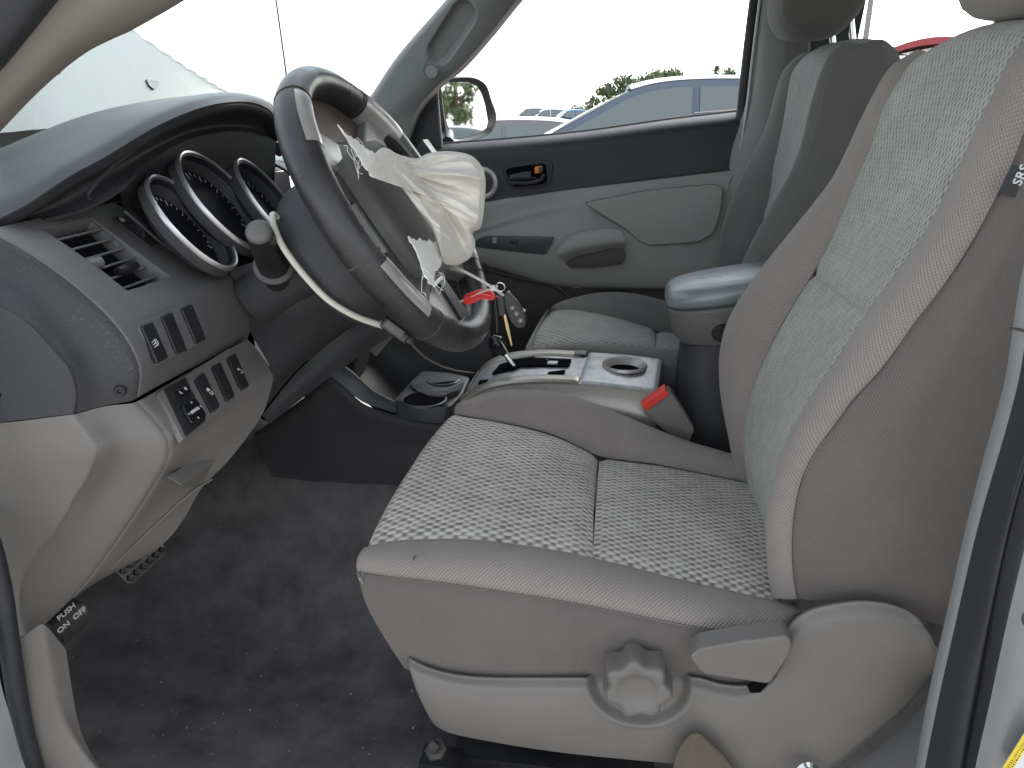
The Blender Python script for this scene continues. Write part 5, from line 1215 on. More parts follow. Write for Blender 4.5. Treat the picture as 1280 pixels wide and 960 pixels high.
# ------------------------------------------------------------------ passenger door
pdr = thing('passenger_door', 'closed passenger door, black upper panel over grey lower panel with armrest', 'door', W3(-.1, 2.14, .4))
belt = [(480, 189, 2.19), (560, 181, 2.19), (647, 174, 2.19), (735, 165, 2.19), (835, 151, 2.19), (928, 140, 2.19)]
dkb = [(480, 274, 2.12), (560, 262, 2.12), (607, 254, 2.12), (685, 241, 2.12), (779, 229, 2.12), (922, 212, 2.12)]
b_, k_ = spline(belt, 20), spline(dkb, 20)
def dn(ring, z, y): return [Vector((p.x, y, p.z - z)) for p in ring]
surf('upper_panel', [dn(b_, -.002, 2.20), dn(b_, .004, 2.165), dn(b_, .014, 2.142), dn(b_, .032, 2.132), dn(b_, .07, 2.130), [p + Vector((0, .004, .012)) for p in k_], k_], 'door_dark', pdr, nu=60, nv=46, out=(0, -1, 0), th=.01)
r1 = [(480, 312, 2.112), (560, 296, 2.11), (601, 285, 2.11), (663, 267, 2.11), (729, 254, 2.11), (779, 243, 2.11), (912, 226, 2.11)]
r2 = [(480, 316, 2.075), (560, 302, 2.072), (601, 292, 2.072), (663, 278, 2.075), (729, 272, 2.08), (790, 276, 2.09), (908, 262, 2.10)]
r3 = [(480, 325, 2.055), (560, 315, 2.05), (600, 310, 2.05), (665, 312, 2.052), (735, 312, 2.06), (800, 312, 2.075), (905, 300, 2.09)]
r4 = [(480, 332, 2.058), (560, 325, 2.056), (600, 328, 2.056), (654, 343, 2.06), (701, 353, 2.066), (800, 356, 2.078), (905, 352, 2.092)]
r5 = [(480, 336, 2.10), (560, 329, 2.10), (600, 332, 2.10), (654, 347, 2.10), (701, 358, 2.10), (800, 362, 2.105), (905, 358, 2.11)]
surf('lower_panel', [[p + Vector((0, .006, .004)) for p in k_], [p + Vector((0, -.002, -.004)) for p in k_], r1, r2, r3, r4, r5], 'door_grey', pdr, nu=60, nv=60, out=(0, -1, 0), th=.006)
r5_ = spline(r5, 14)
surf('kick_panel', [r5_, [p + Vector((0, .0, -.12)) for p in r5_], [p + Vector((0, .0, -.5)) for p in r5_]], 'kick_brown', pdr, nu=20, nv=12, out=(0, -1, 0), th=.006)
tube('pocket_lip', [(592, 331, 2.085), (640, 345, 2.085), (690, 356, 2.085), (706, 366, 2.085), (716, 378, 2.085), (720, 400, 2.085)], .006, 'kick_brown', pdr, seg=10, n=40)
d7 = lambda x, y, Y: PY(560 + x * .3125, 60 + y * .3125, Y)
ip = rounded([d7(545, 620, 2.066), d7(800, 570, 2.066), d7(1060, 545, 2.066), d7(1098, 555, 2.066), d7(1092, 650, 2.066), d7(1060, 745, 2.066), d7(1000, 776, 2.066), d7(800, 790, 2.066), d7(760, 770, 2.066), d7(720, 730, 2.066), d7(640, 682, 2.066)], .012)
slab('armrest_pad', ip, .03, 'door_grey', pdr, bevel=.010, bseg=4, sharp=60)
tube('pad_seam', [p + Vector((0, .002, 0)) for p in ip], 0.0013, 'thread_grey', pdr, seg=6, closed=True, n=120)
slab('switch_panel', rounded([d7(108, 770, 2.045), d7(150, 753, 2.045), d7(425, 758, 2.045), d7(392, 827, 2.045), d7(250, 814, 2.045), d7(108, 796, 2.045)], .006), .012, 'dash_pad', pdr, bevel=.003)
slab('window_switch', rounded([d7(248, 768, 2.041), d7(282, 768, 2.041), d7(282, 784, 2.041), d7(248, 784, 2.041)], .002), .008, 'black_plastic', pdr, bevel=.001)
for dx in (-4, 4):
    slab('lock_switch', [d7(183 + dx, 758, 2.041), d7(189 + dx, 758, 2.041), d7(189 + dx, 780, 2.041), d7(183 + dx, 780, 2.041)], .004, 'print_grey', pdr, bevel=0)
# grab pocket with its overhanging pull
slab('pull_pocket', rounded([d7(466, 862, 2.047), d7(520, 832, 2.047), d7(695, 795, 2.047), d7(712, 830, 2.047), d7(700, 866, 2.047), d7(560, 882, 2.047), d7(490, 880, 2.047)], .008), .01, 'kick_brown', pdr, bevel=.002)
surf('pull_handle', [[d7(432, 800, 2.045), d7(480, 755, 2.045), d7(560, 732, 2.045), d7(640, 722, 2.045), d7(690, 728, 2.045)], [d7(435, 812, 2.025), d7(485, 778, 2.022), d7(560, 758, 2.022), d7(640, 750, 2.022), d7(703, 755, 2.025)], [d7(445, 832, 2.022), d7(500, 808, 2.018), d7(570, 792, 2.018), d7(640, 780, 2.018), d7(706, 778, 2.022)], [d7(470, 858, 2.040), d7(520, 832, 2.036), d7(600, 815, 2.036), d7(660, 802, 2.036), d7(706, 802, 2.04)]], 'door_grey', pdr, nu=36, nv=20, out=(0, -1, 0), th=.006)
# inner door handle
hb = slab('handle_bezel', rounded([d7(213, 490, 2.124), d7(240, 468, 2.124), d7(385, 448, 2.124), d7(420, 455, 2.124), d7(414, 545, 2.124), d7(380, 562, 2.124), d7(262, 568, 2.124), d7(232, 535, 2.124)], .010), .008, 'door_dark', pdr, bevel=.004, bseg=3)
slab('handle_cup', rounded([d7(226, 490, 2.122), d7(250, 478, 2.122), d7(392, 460, 2.122), d7(396, 535, 2.122), d7(376, 545, 2.122), d7(262, 556, 2.122)], .010), .006, 'void_black', hb, bevel=.001)
surf('pull_lever', [[d7(245, 508, 2.105), d7(290, 498, 2.10), d7(330, 492, 2.10)], [d7(248, 525, 2.10), d7(295, 520, 2.092), d7(335, 516, 2.092)], [d7(262, 538, 2.108), d7(310, 534, 2.10), d7(360, 528, 2.10)]], 'door_dark', hb, nu=16, nv=10, out=(0, -1, 0), th=.006)
tube('lever_rim', [d7(250, 540, 2.10), d7(320, 540, 2.096), d7(370, 528, 2.096), d7(382, 505, 2.10)], .005, 'door_dark', hb, seg=10)
slab('lock_tab', rounded([d7(346, 476, 2.100), d7(374, 473, 2.100), d7(374, 500, 2.100), d7(346, 503, 2.100)], .003), .014, 'orange', hb, bevel=.002)
slab('lock_cap', rounded([d7(362, 476, 2.097), d7(378, 474, 2.097), d7(378, 498, 2.097), d7(362, 500, 2.097)], .003), .014, 'kick_brown', hb, bevel=.002)
sc_ = PY(603, 229, 2.12)
sp_ = lathe('speaker_ring', [(.030, -.004), (.030, .004), (.036, .008), (.042, .006), (.044, -.004)], sc_, Vector((0, -1, 0)), 'satin_silver', pdr, seg=40)
lathe('speaker_grille', [(.0001, .002), (.031, .002), (.031, -.002), (.0001, -.002)], sc_, Vector((0, -1, 0)), 'black_plastic', sp_, seg=30)
wg = surf('window_glass', [[W3(-.56, 2.20, 1.13), W3(-.1, 2.20, 1.17), W3(.31, 2.20, 1.21)], [W3(-.40, 2.16, 1.36), W3(0, 2.16, 1.36), W3(.32, 2.16, 1.36)], [W3(-.24, 2.11, 1.57), W3(0, 2.11, 1.58), W3(.33, 2.11, 1.57)]], 'window_glass', pdr, nu=12, nv=8, th=0)
tube('glass_seal', [p + Vector((0, .02, .002)) for p in b_], .005, 'rubber', pdr, seg=8, n=40)
# corner seal of the window frame
tube('frame_seal', [(919, 214, 2.13), (926, 150, 2.15), (931, 100, 2.14), (938, 40, 2.13), (944, -5, 2.11), (952, -60, 2.09)], .013, 'rubber', pdr, seg=10, n=30)
tube('corner_seal', [(895, 152, 2.20), (912, 149, 2.20), (922, 142, 2.19), (927, 130, 2.18)], .006, 'rubber', pdr, seg=8)
# ------------------------------------------------------------------ passenger pillars
pp = thing('windshield_pillar', 'grey windshield pillar with moulded grab handle beside the outside mirror', 'pillar', W3(-.62, 2.12, 1.12))
L_ = [(380, 226, 2.10), (420, 180, 2.10), (462, 128, 2.09), (502, 69, 2.05), (562, 0, 1.99), (620, -70, 1.93)]
Rr = [(505, 200, 2.13), (510, 172, 2.13), (524, 136, 2.12), (549, 107, 2.10), (577, 84, 2.08), (615, 41, 2.05), (648, 0, 2.02), (710, -70, 1.96)]
l_, r_ = spline(L_, 20), spline(Rr, 20)
zf = lambda x, y: PY(440 + x * .3125, y * .3125, 2.045)
SA, SB_ = zf(460, 70), zf(355, 205)
SAX = (SB_ - SA).normalized(); SLN = (SB_ - SA).length
def slot(u, v, p):
    q = p - SA; q.y = 0
    t = max(0, min(SLN, q.dot(SAX)))
    d = (q - SAX * t).length
    s = min(1, max(0, (.031 - d) / .006)); s = s * s * (3 - 2 * s)
    return -.022 * s
surf('pillar_trim', [[p + Vector((-.02, .03, 0)) for p in l_], l_, [l_[k].lerp(r_[k], .15) + Vector((.003, -.012, 0)) for k in range(20)], [l_[k].lerp(r_[k], .55) + Vector((.006, -.022, -.004)) for k in range(20)], [l_[k].lerp(r_[k], .9) + Vector((.004, -.014, -.004)) for k in range(20)], r_, [p + Vector((.0, .05, 0)) for p in r_]], 'pillar_grey', pp, nu=120, nv=90, out=(0, -1, 0), th=.005, fn=slot)
tube('handle_seam', [zf(320, 220) + Vector((0, -.012, 0)), zf(300, 250) + Vector((0, -.010, 0)), zf(290, 285) + Vector((0, -.008, 0)), zf(296, 300) + Vector((0, -.008, 0))], .0012, 'thread_grey', pp, seg=6)
sc2 = zf(322, 288) + Vector((0, -.010, 0))
lathe('handle_cap', [(.0001, .001), (.0145, .001), (.0155, -.0005), (.016, -.004), (.0001, -.004)], sc2, Vector((.1, -1, -.1)), 'pillar_grey', pp, seg=30)
tube('handle_seam', [zf(495, 30) + Vector((0, -.012, 0)), zf(520, 20) + Vector((0, -.012, 0)), zf(548, 18) + Vector((0, -.012, 0)), zf(536, 40) + Vector((0, -.010, 0)), zf(532, 60) + Vector((0, -.008, 0))], .0012, 'thread_grey', pp, seg=6)
pbp = thing('door_pillar', 'grey passenger door pillar with its belt, behind the passenger seat', 'pillar', W3(.33, 2.13, .4))
surf('pillar_trim', [[(880, 350, 2.15), (895, 215, 2.15), (925, 140, 2.16), (934, 80, 2.15), (944, 0, 2.12), (954, -60, 2.10)], [(925, 330, 2.085), (938, 215, 2.085), (943, 140, 2.09), (950, 80, 2.085), (958, 0, 2.07), (966, -60, 2.05)], [(960, 330, 2.08), (968, 215, 2.08), (972, 140, 2.08), (976, 80, 2.075), (982, 0, 2.06), (988, -60, 2.04)], [(1010, 330, 2.09), (1010, 215, 2.09), (1010, 140, 2.09), (1012, 80, 2.085), (1016, 0, 2.07), (1022, -60, 2.05)]], 'pillar_grey', pbp, nu=40, nv=24, out=(0, -1, 0), th=.005)
tube('pillar_trim_edge', [(920, 215, 2.115), (933, 140, 2.11), (940, 80, 2.105), (950, 0, 2.085), (958, -60, 2.07)], .004, 'silver_trim', pbp, seg=8)
surf('belt_webbing', [[(985, 20, 2.05), (987, 60, 2.06), (990, 140, 2.06)], [(1009, 16, 2.05), (1010, 60, 2.06), (1012, 140, 2.06)]], 'webbing_grey', pbp, nu=10, nv=6, th=.002)
slab('belt_guide', rounded([(972, 36, 2.05), (984, 34, 2.05), (985, 48, 2.05), (973, 49, 2.05)], .003), .006, 'pillar_grey', pbp, bevel=.002)
# ------------------------------------------------------------------ outside mirror
mr_ = thing('side_mirror', 'black outside mirror on the passenger door reflecting trees', 'mirror', PY(560, 178, 2.28))
MN = Vector((.79, -.61, .02)).normalized()
mo = PY(582, 137, 2.36)
mg = [(551, 103), (566, 102), (585, 103), (597, 108), (602, 118), (606, 130), (610, 152), (608, 160), (600, 166), (585, 171), (570, 174), (564, 170), (559, 155), (554, 128)]
def onm(x, y, h=0.0): return PP(x, y, mo, MN) + MN * h
slab('mirror_glass', [onm(x, y) for x, y in mg], .003, 'mirror', mr_, n=MN, bevel=0)
mh = [(549, 100), (565, 97), (585, 96.5), (596, 99), (606, 107), (612, 125), (618, 144), (616, 158), (609, 168), (590, 175), (574, 178), (562, 177), (556, 170), (550, 130)]
outer = [onm(x, y, .004) for x, y in mh]; c_ = sum(outer, Vector()) / len(outer)
loft('housing', [[onm(x, y, -.002) * .985 + c_ * .015 for x, y in mg], [p.lerp(c_, .03) + MN * .004 for p in outer], outer, [p - MN * .02 + (p - c_) * .03 for p in outer], [p - MN * .06 - (p - c_) * .12 for p in outer], [p - MN * .09 - (p - c_) * .5 for p in outer]], 'black_plastic', mr_, nu=60, nv=30, caps=False)
slab('sail_panel', rounded([(545, 108, 2.17), (530, 126, 2.17), (516, 147, 2.17), (510, 172, 2.17), (513, 188, 2.17), (552, 186, 2.17)], .006), .02, 'door_dark', mr_, bevel=.004)
tube('sail_edge', [(546, 107, 2.165), (548, 140, 2.165), (552, 184, 2.165)], .0035, 'hub_plastic', mr_, seg=8)
tube('mirror_arm', [onm(575, 160, -.06), W3(-.52, 2.24, 1.14)], .02, 'black_plastic', mr_, seg=12)
# dash corner trim seen beside the wheel
ct = slab('corner_trim', rounded([(519, 188, 2.05), (528, 174, 2.05), (541, 192, 2.05), (536, 200, 2.05), (522, 200, 2.05)], .003), .05, 'door_dark', bevel=.003)
tag(ct, 'small black wedge of trim at the far end of the dashboard', 'trim')

# ------------------------------------------------------------------ burst airbag, tags, keys and cable at the wheel
ag = thing('airbag', 'deflated off-white airbag hanging crumpled from the burst wheel hub', 'airbag', WP(0, 0, .05))
sil = [(461, 206), (466, 195), (477, 185), (486, 186), (494, 191), (505, 195), (522, 198), (534, 192), (552, 189), (573, 190), (590, 195), (601, 206), (606, 218), (607, 235), (605, 262), (603, 276), (600, 286), (591, 291), (594, 302), (593, 312), (587, 323), (573, 331), (560, 331), (553, 326), (549, 312), (545, 299), (539, 285), (522, 262), (506, 240), (491, 218), (477, 216), (463, 221)]
def bagp(x, y):
    p = PP(x, y, WP(0, 0, .064), wn_)
    q = PY(x, y, .985)
    return p if p.y < q.y else q
bd = spline([bagp(x, y) for x, y in sil], 200, closed=True)
cen = bagp(548, 250)
cen2 = bagp(560, 262)
fd = (PY(590, 330, 1.0) - PY(480, 190, 1.0)).normalized()
view = (CAM - cen).normalized()
fs = fd.cross(view).normalized()
def ridge(p, s, o=0): return 1 - 2 * abs(noise.noise(p * s + Vector((o, o, o))))
def sharp(x): x = abs(x); return 1 - min(1, x * 2.2) ** .65
KN = bagp(486, 203)            # where the bag is gathered; pleats fan out from here
def tri(x): x = x % 1.0; return (1 - abs(2 * x - 1)) ** 1.5
def fold(p):
    q = p - KN
    a, b = q.dot(fd), q.dot(fs)
    r = math.hypot(a, b); ph = math.atan2(b, a)
    w1 = noise.noise(p * 13) ; w2 = noise.noise(p * 30 + Vector((4, 4, 4)))
    g = min(1, r / .07)
    f = .026 * g * tri(ph * 2.1 + .28 * w1 + 1.5 * r)
    f += .009 * g * tri(ph * 5.3 + .55 * w1 + .2 * w2 - 5 * r)
    f += .0045 * tri(r * 17 + ph * 2.5 + .9 * w1) * min(1, r / .1)
    f += .0022 * tri(ph * 12 + r * 25 + w2)
    return f
bm = bmesh.new(); NR = 64
def bagmesh(sign):
    rings = []
    for i in range(NR):
        r = 1 - i / (NR - 1)
        row = []
        for j, b in enumerate(bd):
            p = cen.lerp(b, r)
            h = (max(0, 1 - r ** 2.4)) ** .62
            d = .026 * h + (fold(p) * min(1, (1 - r) * 7) if sign > 0 else fold(p + Vector((1, 1, 1))) * .6 * min(1, (1 - r) * 7))
            row.append(p + view * d * sign * (1 if sign > 0 else .55))
        rings.append(row)
    return rings
F1 = bagmesh(1); F2 = bagmesh(-1)
vr = [[bm.verts.new(p) for p in row] for row in F1[:-1]]
vb = [vr[0]] + [[bm.verts.new(p) for p in row] for row in F2[1:-1]]
ce1, ce2 = bm.verts.new(F1[-1][0]), bm.verts.new(F2[-1][0])
m = len(bd)
for G_, ce in ((vr, ce1), (vb, ce2)):
    for A, B in zip(G_, G_[1:]):
        for j in range(m): bm.faces.new((A[j], A[(j + 1) % m], B[(j + 1) % m], B[j]))
    for j in range(m): bm.faces.new((G_[-1][j], G_[-1][(j + 1) % m], ce))
bmesh.ops.recalc_face_normals(bm, faces=bm.faces)
bag = from_bm('bag', bm, 'airbag_cloth', ag)
def strip(name, pa, pb_, m, amp=.004, n=40, par=ag, h=.0):
    a, b = spline([bagp(*p) + view * h for p in pa], n), spline([bagp(*p) + view * h for p in pb_], n)
    for k in range(n):
        d = (a[k] - b[k]).normalized()
        j = amp * (1.3 * noise.noise(a[k] * 150) + .12 * random.uniform(-1, 1)); a[k] = a[k] + d * j
        j = amp * (1.3 * noise.noise(b[k] * 150) + .12 * random.uniform(-1, 1)); b[k] = b[k] - d * j
    rows = [[a[k].lerp(b[k], t) + view * (.006 * noise.noise(a[k].lerp(b[k], t) * 60) + .004 * math.sin(math.pi * t)) for k in range(n)] for t in (0, .33, .66, 1)]
    return surf(name, rows, m, par, nu=n * 2, nv=8, th=.0012)
strip('torn_edge', [(424, 157), (433, 165), (444, 174), (456, 183), (468, 192), (482, 203)], [(429, 166), (437, 178), (445, 189), (452, 200), (458, 212), (472, 217)], 'torn_cloth', .005, h=.004)
strip('torn_edge', [(511, 297), (525, 299), (540, 301), (553, 306)], [(519, 309), (526, 330), (536, 345), (552, 330)], 'torn_cloth', .005, h=.012)
strip('torn_edge', [(522, 310), (527, 325), (531, 340), (536, 350), (543, 357)], [(545, 312), (546, 325), (545, 335), (544, 345), (543, 356)], 'torn_cloth', .004, h=.014)
for k in range(12):
    x, y = random.choice(((448, 186), (440, 180), (455, 200), (530, 335), (540, 345), (535, 320)))
    x += random.uniform(-8, 8); y += random.uniform(-8, 8)
    pts = [bagp(x, y) + view * .016]
    for s in range(4): pts.append(pts[-1] + Vector((random.uniform(-.004, .008), random.uniform(-.003, .003), random.uniform(-.014, .002))))
    tube('loose_thread', pts, .00028, 'torn_cloth', ag, seg=4, n=12)
# zip tie through the wheel and key ring
z4 = lambda x, y: (320 + x * .28125, 280 + y * .28125)
def k4(x, y, Y=.985): return PY(*z4(x, y), Y)
zt = tube('zip_tie', [PP(*z4(850, 185), WP(0, 0, .02), wn_), k4(900, 200, .99), k4(980, 240), k4(1050, 283), k4(1120, 332), k4(1196, 388)], .0030, 'white_strap', seg=8, flat=.5)
tag(zt, 'white plastic zip tie reaching from the wheel to the keys', 'zip tie')
box('tie_head', k4(1058, 285, .982), (.009, .007, .007), 'white_strap', zt, bevel=.001)
tube('tie_tail', [k4(905, 345), k4(960, 322, .982), k4(1010, 300, .982), k4(1058, 285, .982), k4(1072, 276, .982)], .0028, 'white_strap', zt, seg=8, flat=.5)
rg = slab('red_tag', rounded([k4(914, 345), k4(932, 312), k4(985, 292), k4(1030, 288), k4(1062, 312), k4(1062, 340), k4(1000, 334), k4(965, 352), k4(932, 362)], .002), .0022, 'red_tag', bevel=.0006)
tag(rg, 'crumpled red plastic tag tied beside the keys', 'tag')
tube('tag_fold', [k4(925, 335, .982), k4(965, 318, .982), k4(1000, 312, .982), k4(1045, 320, .982)], .0028, 'red_tag', rg, seg=8)
slab('tag_end', rounded([k4(1062, 318, .99), k4(1100, 330, .99), k4(1150, 352, .99), k4(1142, 366, .99), k4(1060, 340, .99)], .002), .002, 'red_tag', rg, bevel=.0005)
ky = thing('keys', 'bunch of keys with black remote fob hanging on a split ring', 'keys', k4(1085, 280))
rc_ = k4(1086, 280, .978)
tube('split_ring', [rc_ + Vector((.006 * math.cos(t), -.002 * math.sin(t), .0062 * math.sin(t))) for t in [k * .5236 for k in range(12)]], .0009, 'chrome', ky, seg=8, closed=True, n=30)
fo = [(1100, 318), (1118, 300), (1135, 322), (1160, 350), (1192, 400), (1200, 435), (1192, 460), (1165, 466), (1138, 445), (1118, 405), (1104, 360)]
fb_ = slab('remote_fob', rounded([k4(x, y, .975) for x, y in fo], .003), .011, 'black_plastic', ky, bevel=.0035, bseg=3)
for (x, y) in ((1140, 372), (1158, 398), (1175, 428)):
    c = k4(x, y, .9745)
    lathe('fob_button', [(.0001, .0008), (.0032, .0008), (.0038, 0), (.0038, -.001), (.0001, -.001)], c, Vector((.1, -1, .1)), 'dash_panel', fb_, seg=18)
    lathe('button_print', [(.0001, .0011), (.001, .0011), (.001, .0008), (.0001, .0008)], c, Vector((.1, -1, .1)), 'print_grey', fb_, seg=8)
slab('key_head', rounded([k4(x, y, .979) for x, y in ((1070, 325), (1092, 318), (1104, 340), (1108, 400), (1098, 412), (1078, 408))], .002), .006, 'black_plastic', ky, bevel=.0018)
slab('key_blade', [k4(x, y, .981) for x, y in ((1098, 400), (1108, 398), (1122, 450), (1140, 540), (1134, 544), (1118, 490), (1112, 470))], .0018, 'brass', ky, bevel=.0004)
tube('key_cord', [k4(1062, 330, .985), k4(1068, 400, .985), k4(1072, 480, .987)], .0022, 'black_plastic', ky, seg=8)
# white cable looped over the column, ending in a small black plug
wc = thing('cable', 'white cable looping under the wheel from stalk to a small black plug', 'cable', PY(420, 380, .93))
tube('white_lead', [(347, 272, .93), (341, 268, .92), (343, 285, .905), (356, 312, .90), (382, 346, .90), (412, 376, .905), (446, 396, .92), (478, 407, .94)], .0042, 'white_strap', wc, seg=10, n=70, flat=.75)
pu_ = (PY(508, 424, .94) - PY(478, 402, .94)).normalized(); pv_ = Vector((.25, -1, .35)); pv_ = (pv_ - pu_ * pv_.dot(pu_)).normalized(); pw_ = pu_.cross(pv_)
bx_ = box('plug', PY(494, 413, .94), (.040, .012, .016), 'black_gloss', wc, ax=(pu_, pv_, pw_), bevel=.003, seg=3)
box('plug_face', PY(493, 411, .934), (.028, .003, .010), 'hub_plastic', bx_, ax=(pu_, pv_, pw_), bevel=.001)
box('plug_neck', PY(510, 424, .94), (.012, .008, .010), 'black_plastic', bx_, ax=(pu_, pv_, pw_), bevel=.002)
tube('black_lead', [(511, 424, .94), (520, 436, .98), (535, 449, 1.06), (555, 459, 1.18), (575, 464, 1.28), (592, 466, 1.37)], .0016, 'hub_plastic', wc, seg=8, n=40)
# ------------------------------------------------------------------ outside: ground, crumpled hood, cars, trees, poles
GZ = -.28
bm = bmesh.new(); bmesh.ops.create_grid(bm, x_segments=2, y_segments=2, size=450, matrix=Matrix.Translation((0, 0, GZ)))
tag(from_bm('ground', bm, 'pale_gravel', smooth=False), 'grey lot surface outside the truck', None, kind='structure')
hd = thing('hood', 'silver truck hood buckled up beyond the windshield, with washer nozzle', 'hood', W3(-1.3, 1.4, 1.05))
crest = [PY(20, -60, 1.45), PY(100, -5, 1.75), PY(169, 42, 2.02), PY(202, 65, 2.12), PY(240, 90, 2.20), PY(281, 115, 2.26), PY(300, 124, 2.30)]
c_ = spline(crest, 20)
foot = [PY(-120, 172, .76), PY(-40, 168, .92), PY(0, 166, 1.02), PY(67, 160, 1.20), PY(110, 157, 1.38), PY(180, 160, 1.7), PY(240, 160, 2.0)]
f_ = spline(foot, 20)
surf('hood_panel', [f_, [f_[k].lerp(c_[k], .25) + Vector((-.01, 0, .012)) for k in range(20)], [f_[k].lerp(c_[k], .7) + Vector((.0, 0, .004)) for k in range(20)], [f_[k].lerp(c_[k], .93) + Vector((.004, 0, .006)) for k in range(20)], c_, [p + Vector((-.1, .02, -.035)) for p in c_], [p + Vector((-.4, .03, -.14)) for p in c_], [p + Vector((-.75, .0, -.35)) for p in c_]], 'hood_paint', hd, nu=60, nv=60, out=(.3, -.2, 1), th=.004, wob=.0008)
hp_ = bpy.data.objects['hood_panel']
bpy.context.view_layer.update()
_h = hp_.ray_cast(CAM, ray(188, 106).normalized())
nzp, nzn = (_h[1], _h[2]) if _h[0] else (PY(188, 105, 1.5), Vector((.3, -.5, .8)).normalized())
if nzn.z < 0: nzn = -nzn
def onn(px, py): 
    return PP(px, py, nzp, nzn)
slab('washer_nozzle', rounded([onn(181, 100), onn(197, 103), onn(197, 108), onn(191, 113), onn(185, 108)], .004), 0.006, 'black_plastic', hd, bevel=.003, n=nzn, lift=.005)
fdz = surf('fender', [[W3(-2.6, .60, .9), W3(-1.8, .56, 1.0), W3(-1.0, .60, 1.06)], [W3(-2.6, .54, .6), W3(-1.8, .5, .62), W3(-1.0, .56, .66)], [W3(-2.6, .58, .1), W3(-1.8, .54, .1), W3(-1.0, .58, .1)]], 'truck_paint', nu=16, nv=12, out=(0, -1, 0), th=.004)
tag(fdz, 'silver front fender of the truck ahead of the door opening', 'fender')
fd2 = surf('fender', [[W3(-2.6, 2.24, .9), W3(-1.8, 2.28, 1.0), W3(-1.0, 2.24, 1.06)], [W3(-2.6, 2.3, .6), W3(-1.8, 2.34, .62), W3(-1.0, 2.28, .66)], [W3(-2.6, 2.26, .1), W3(-1.8, 2.3, .1), W3(-1.0, 2.26, .1)]], 'truck_paint', nu=16, nv=12, out=(0, 1, 0), th=.004)
tag(fd2, 'silver front fender on the passenger side, carrying the aerial', 'fender')
at = tube('antenna', [PY(362, 140, 2.22), PY(357, 86, 2.22), PY(345, 0, 2.22), PY(339, -50, 2.22)], .0024, 'black_plastic', seg=6, straight=True)
tag(at, 'thin black radio aerial rising beyond the windshield', 'antenna')
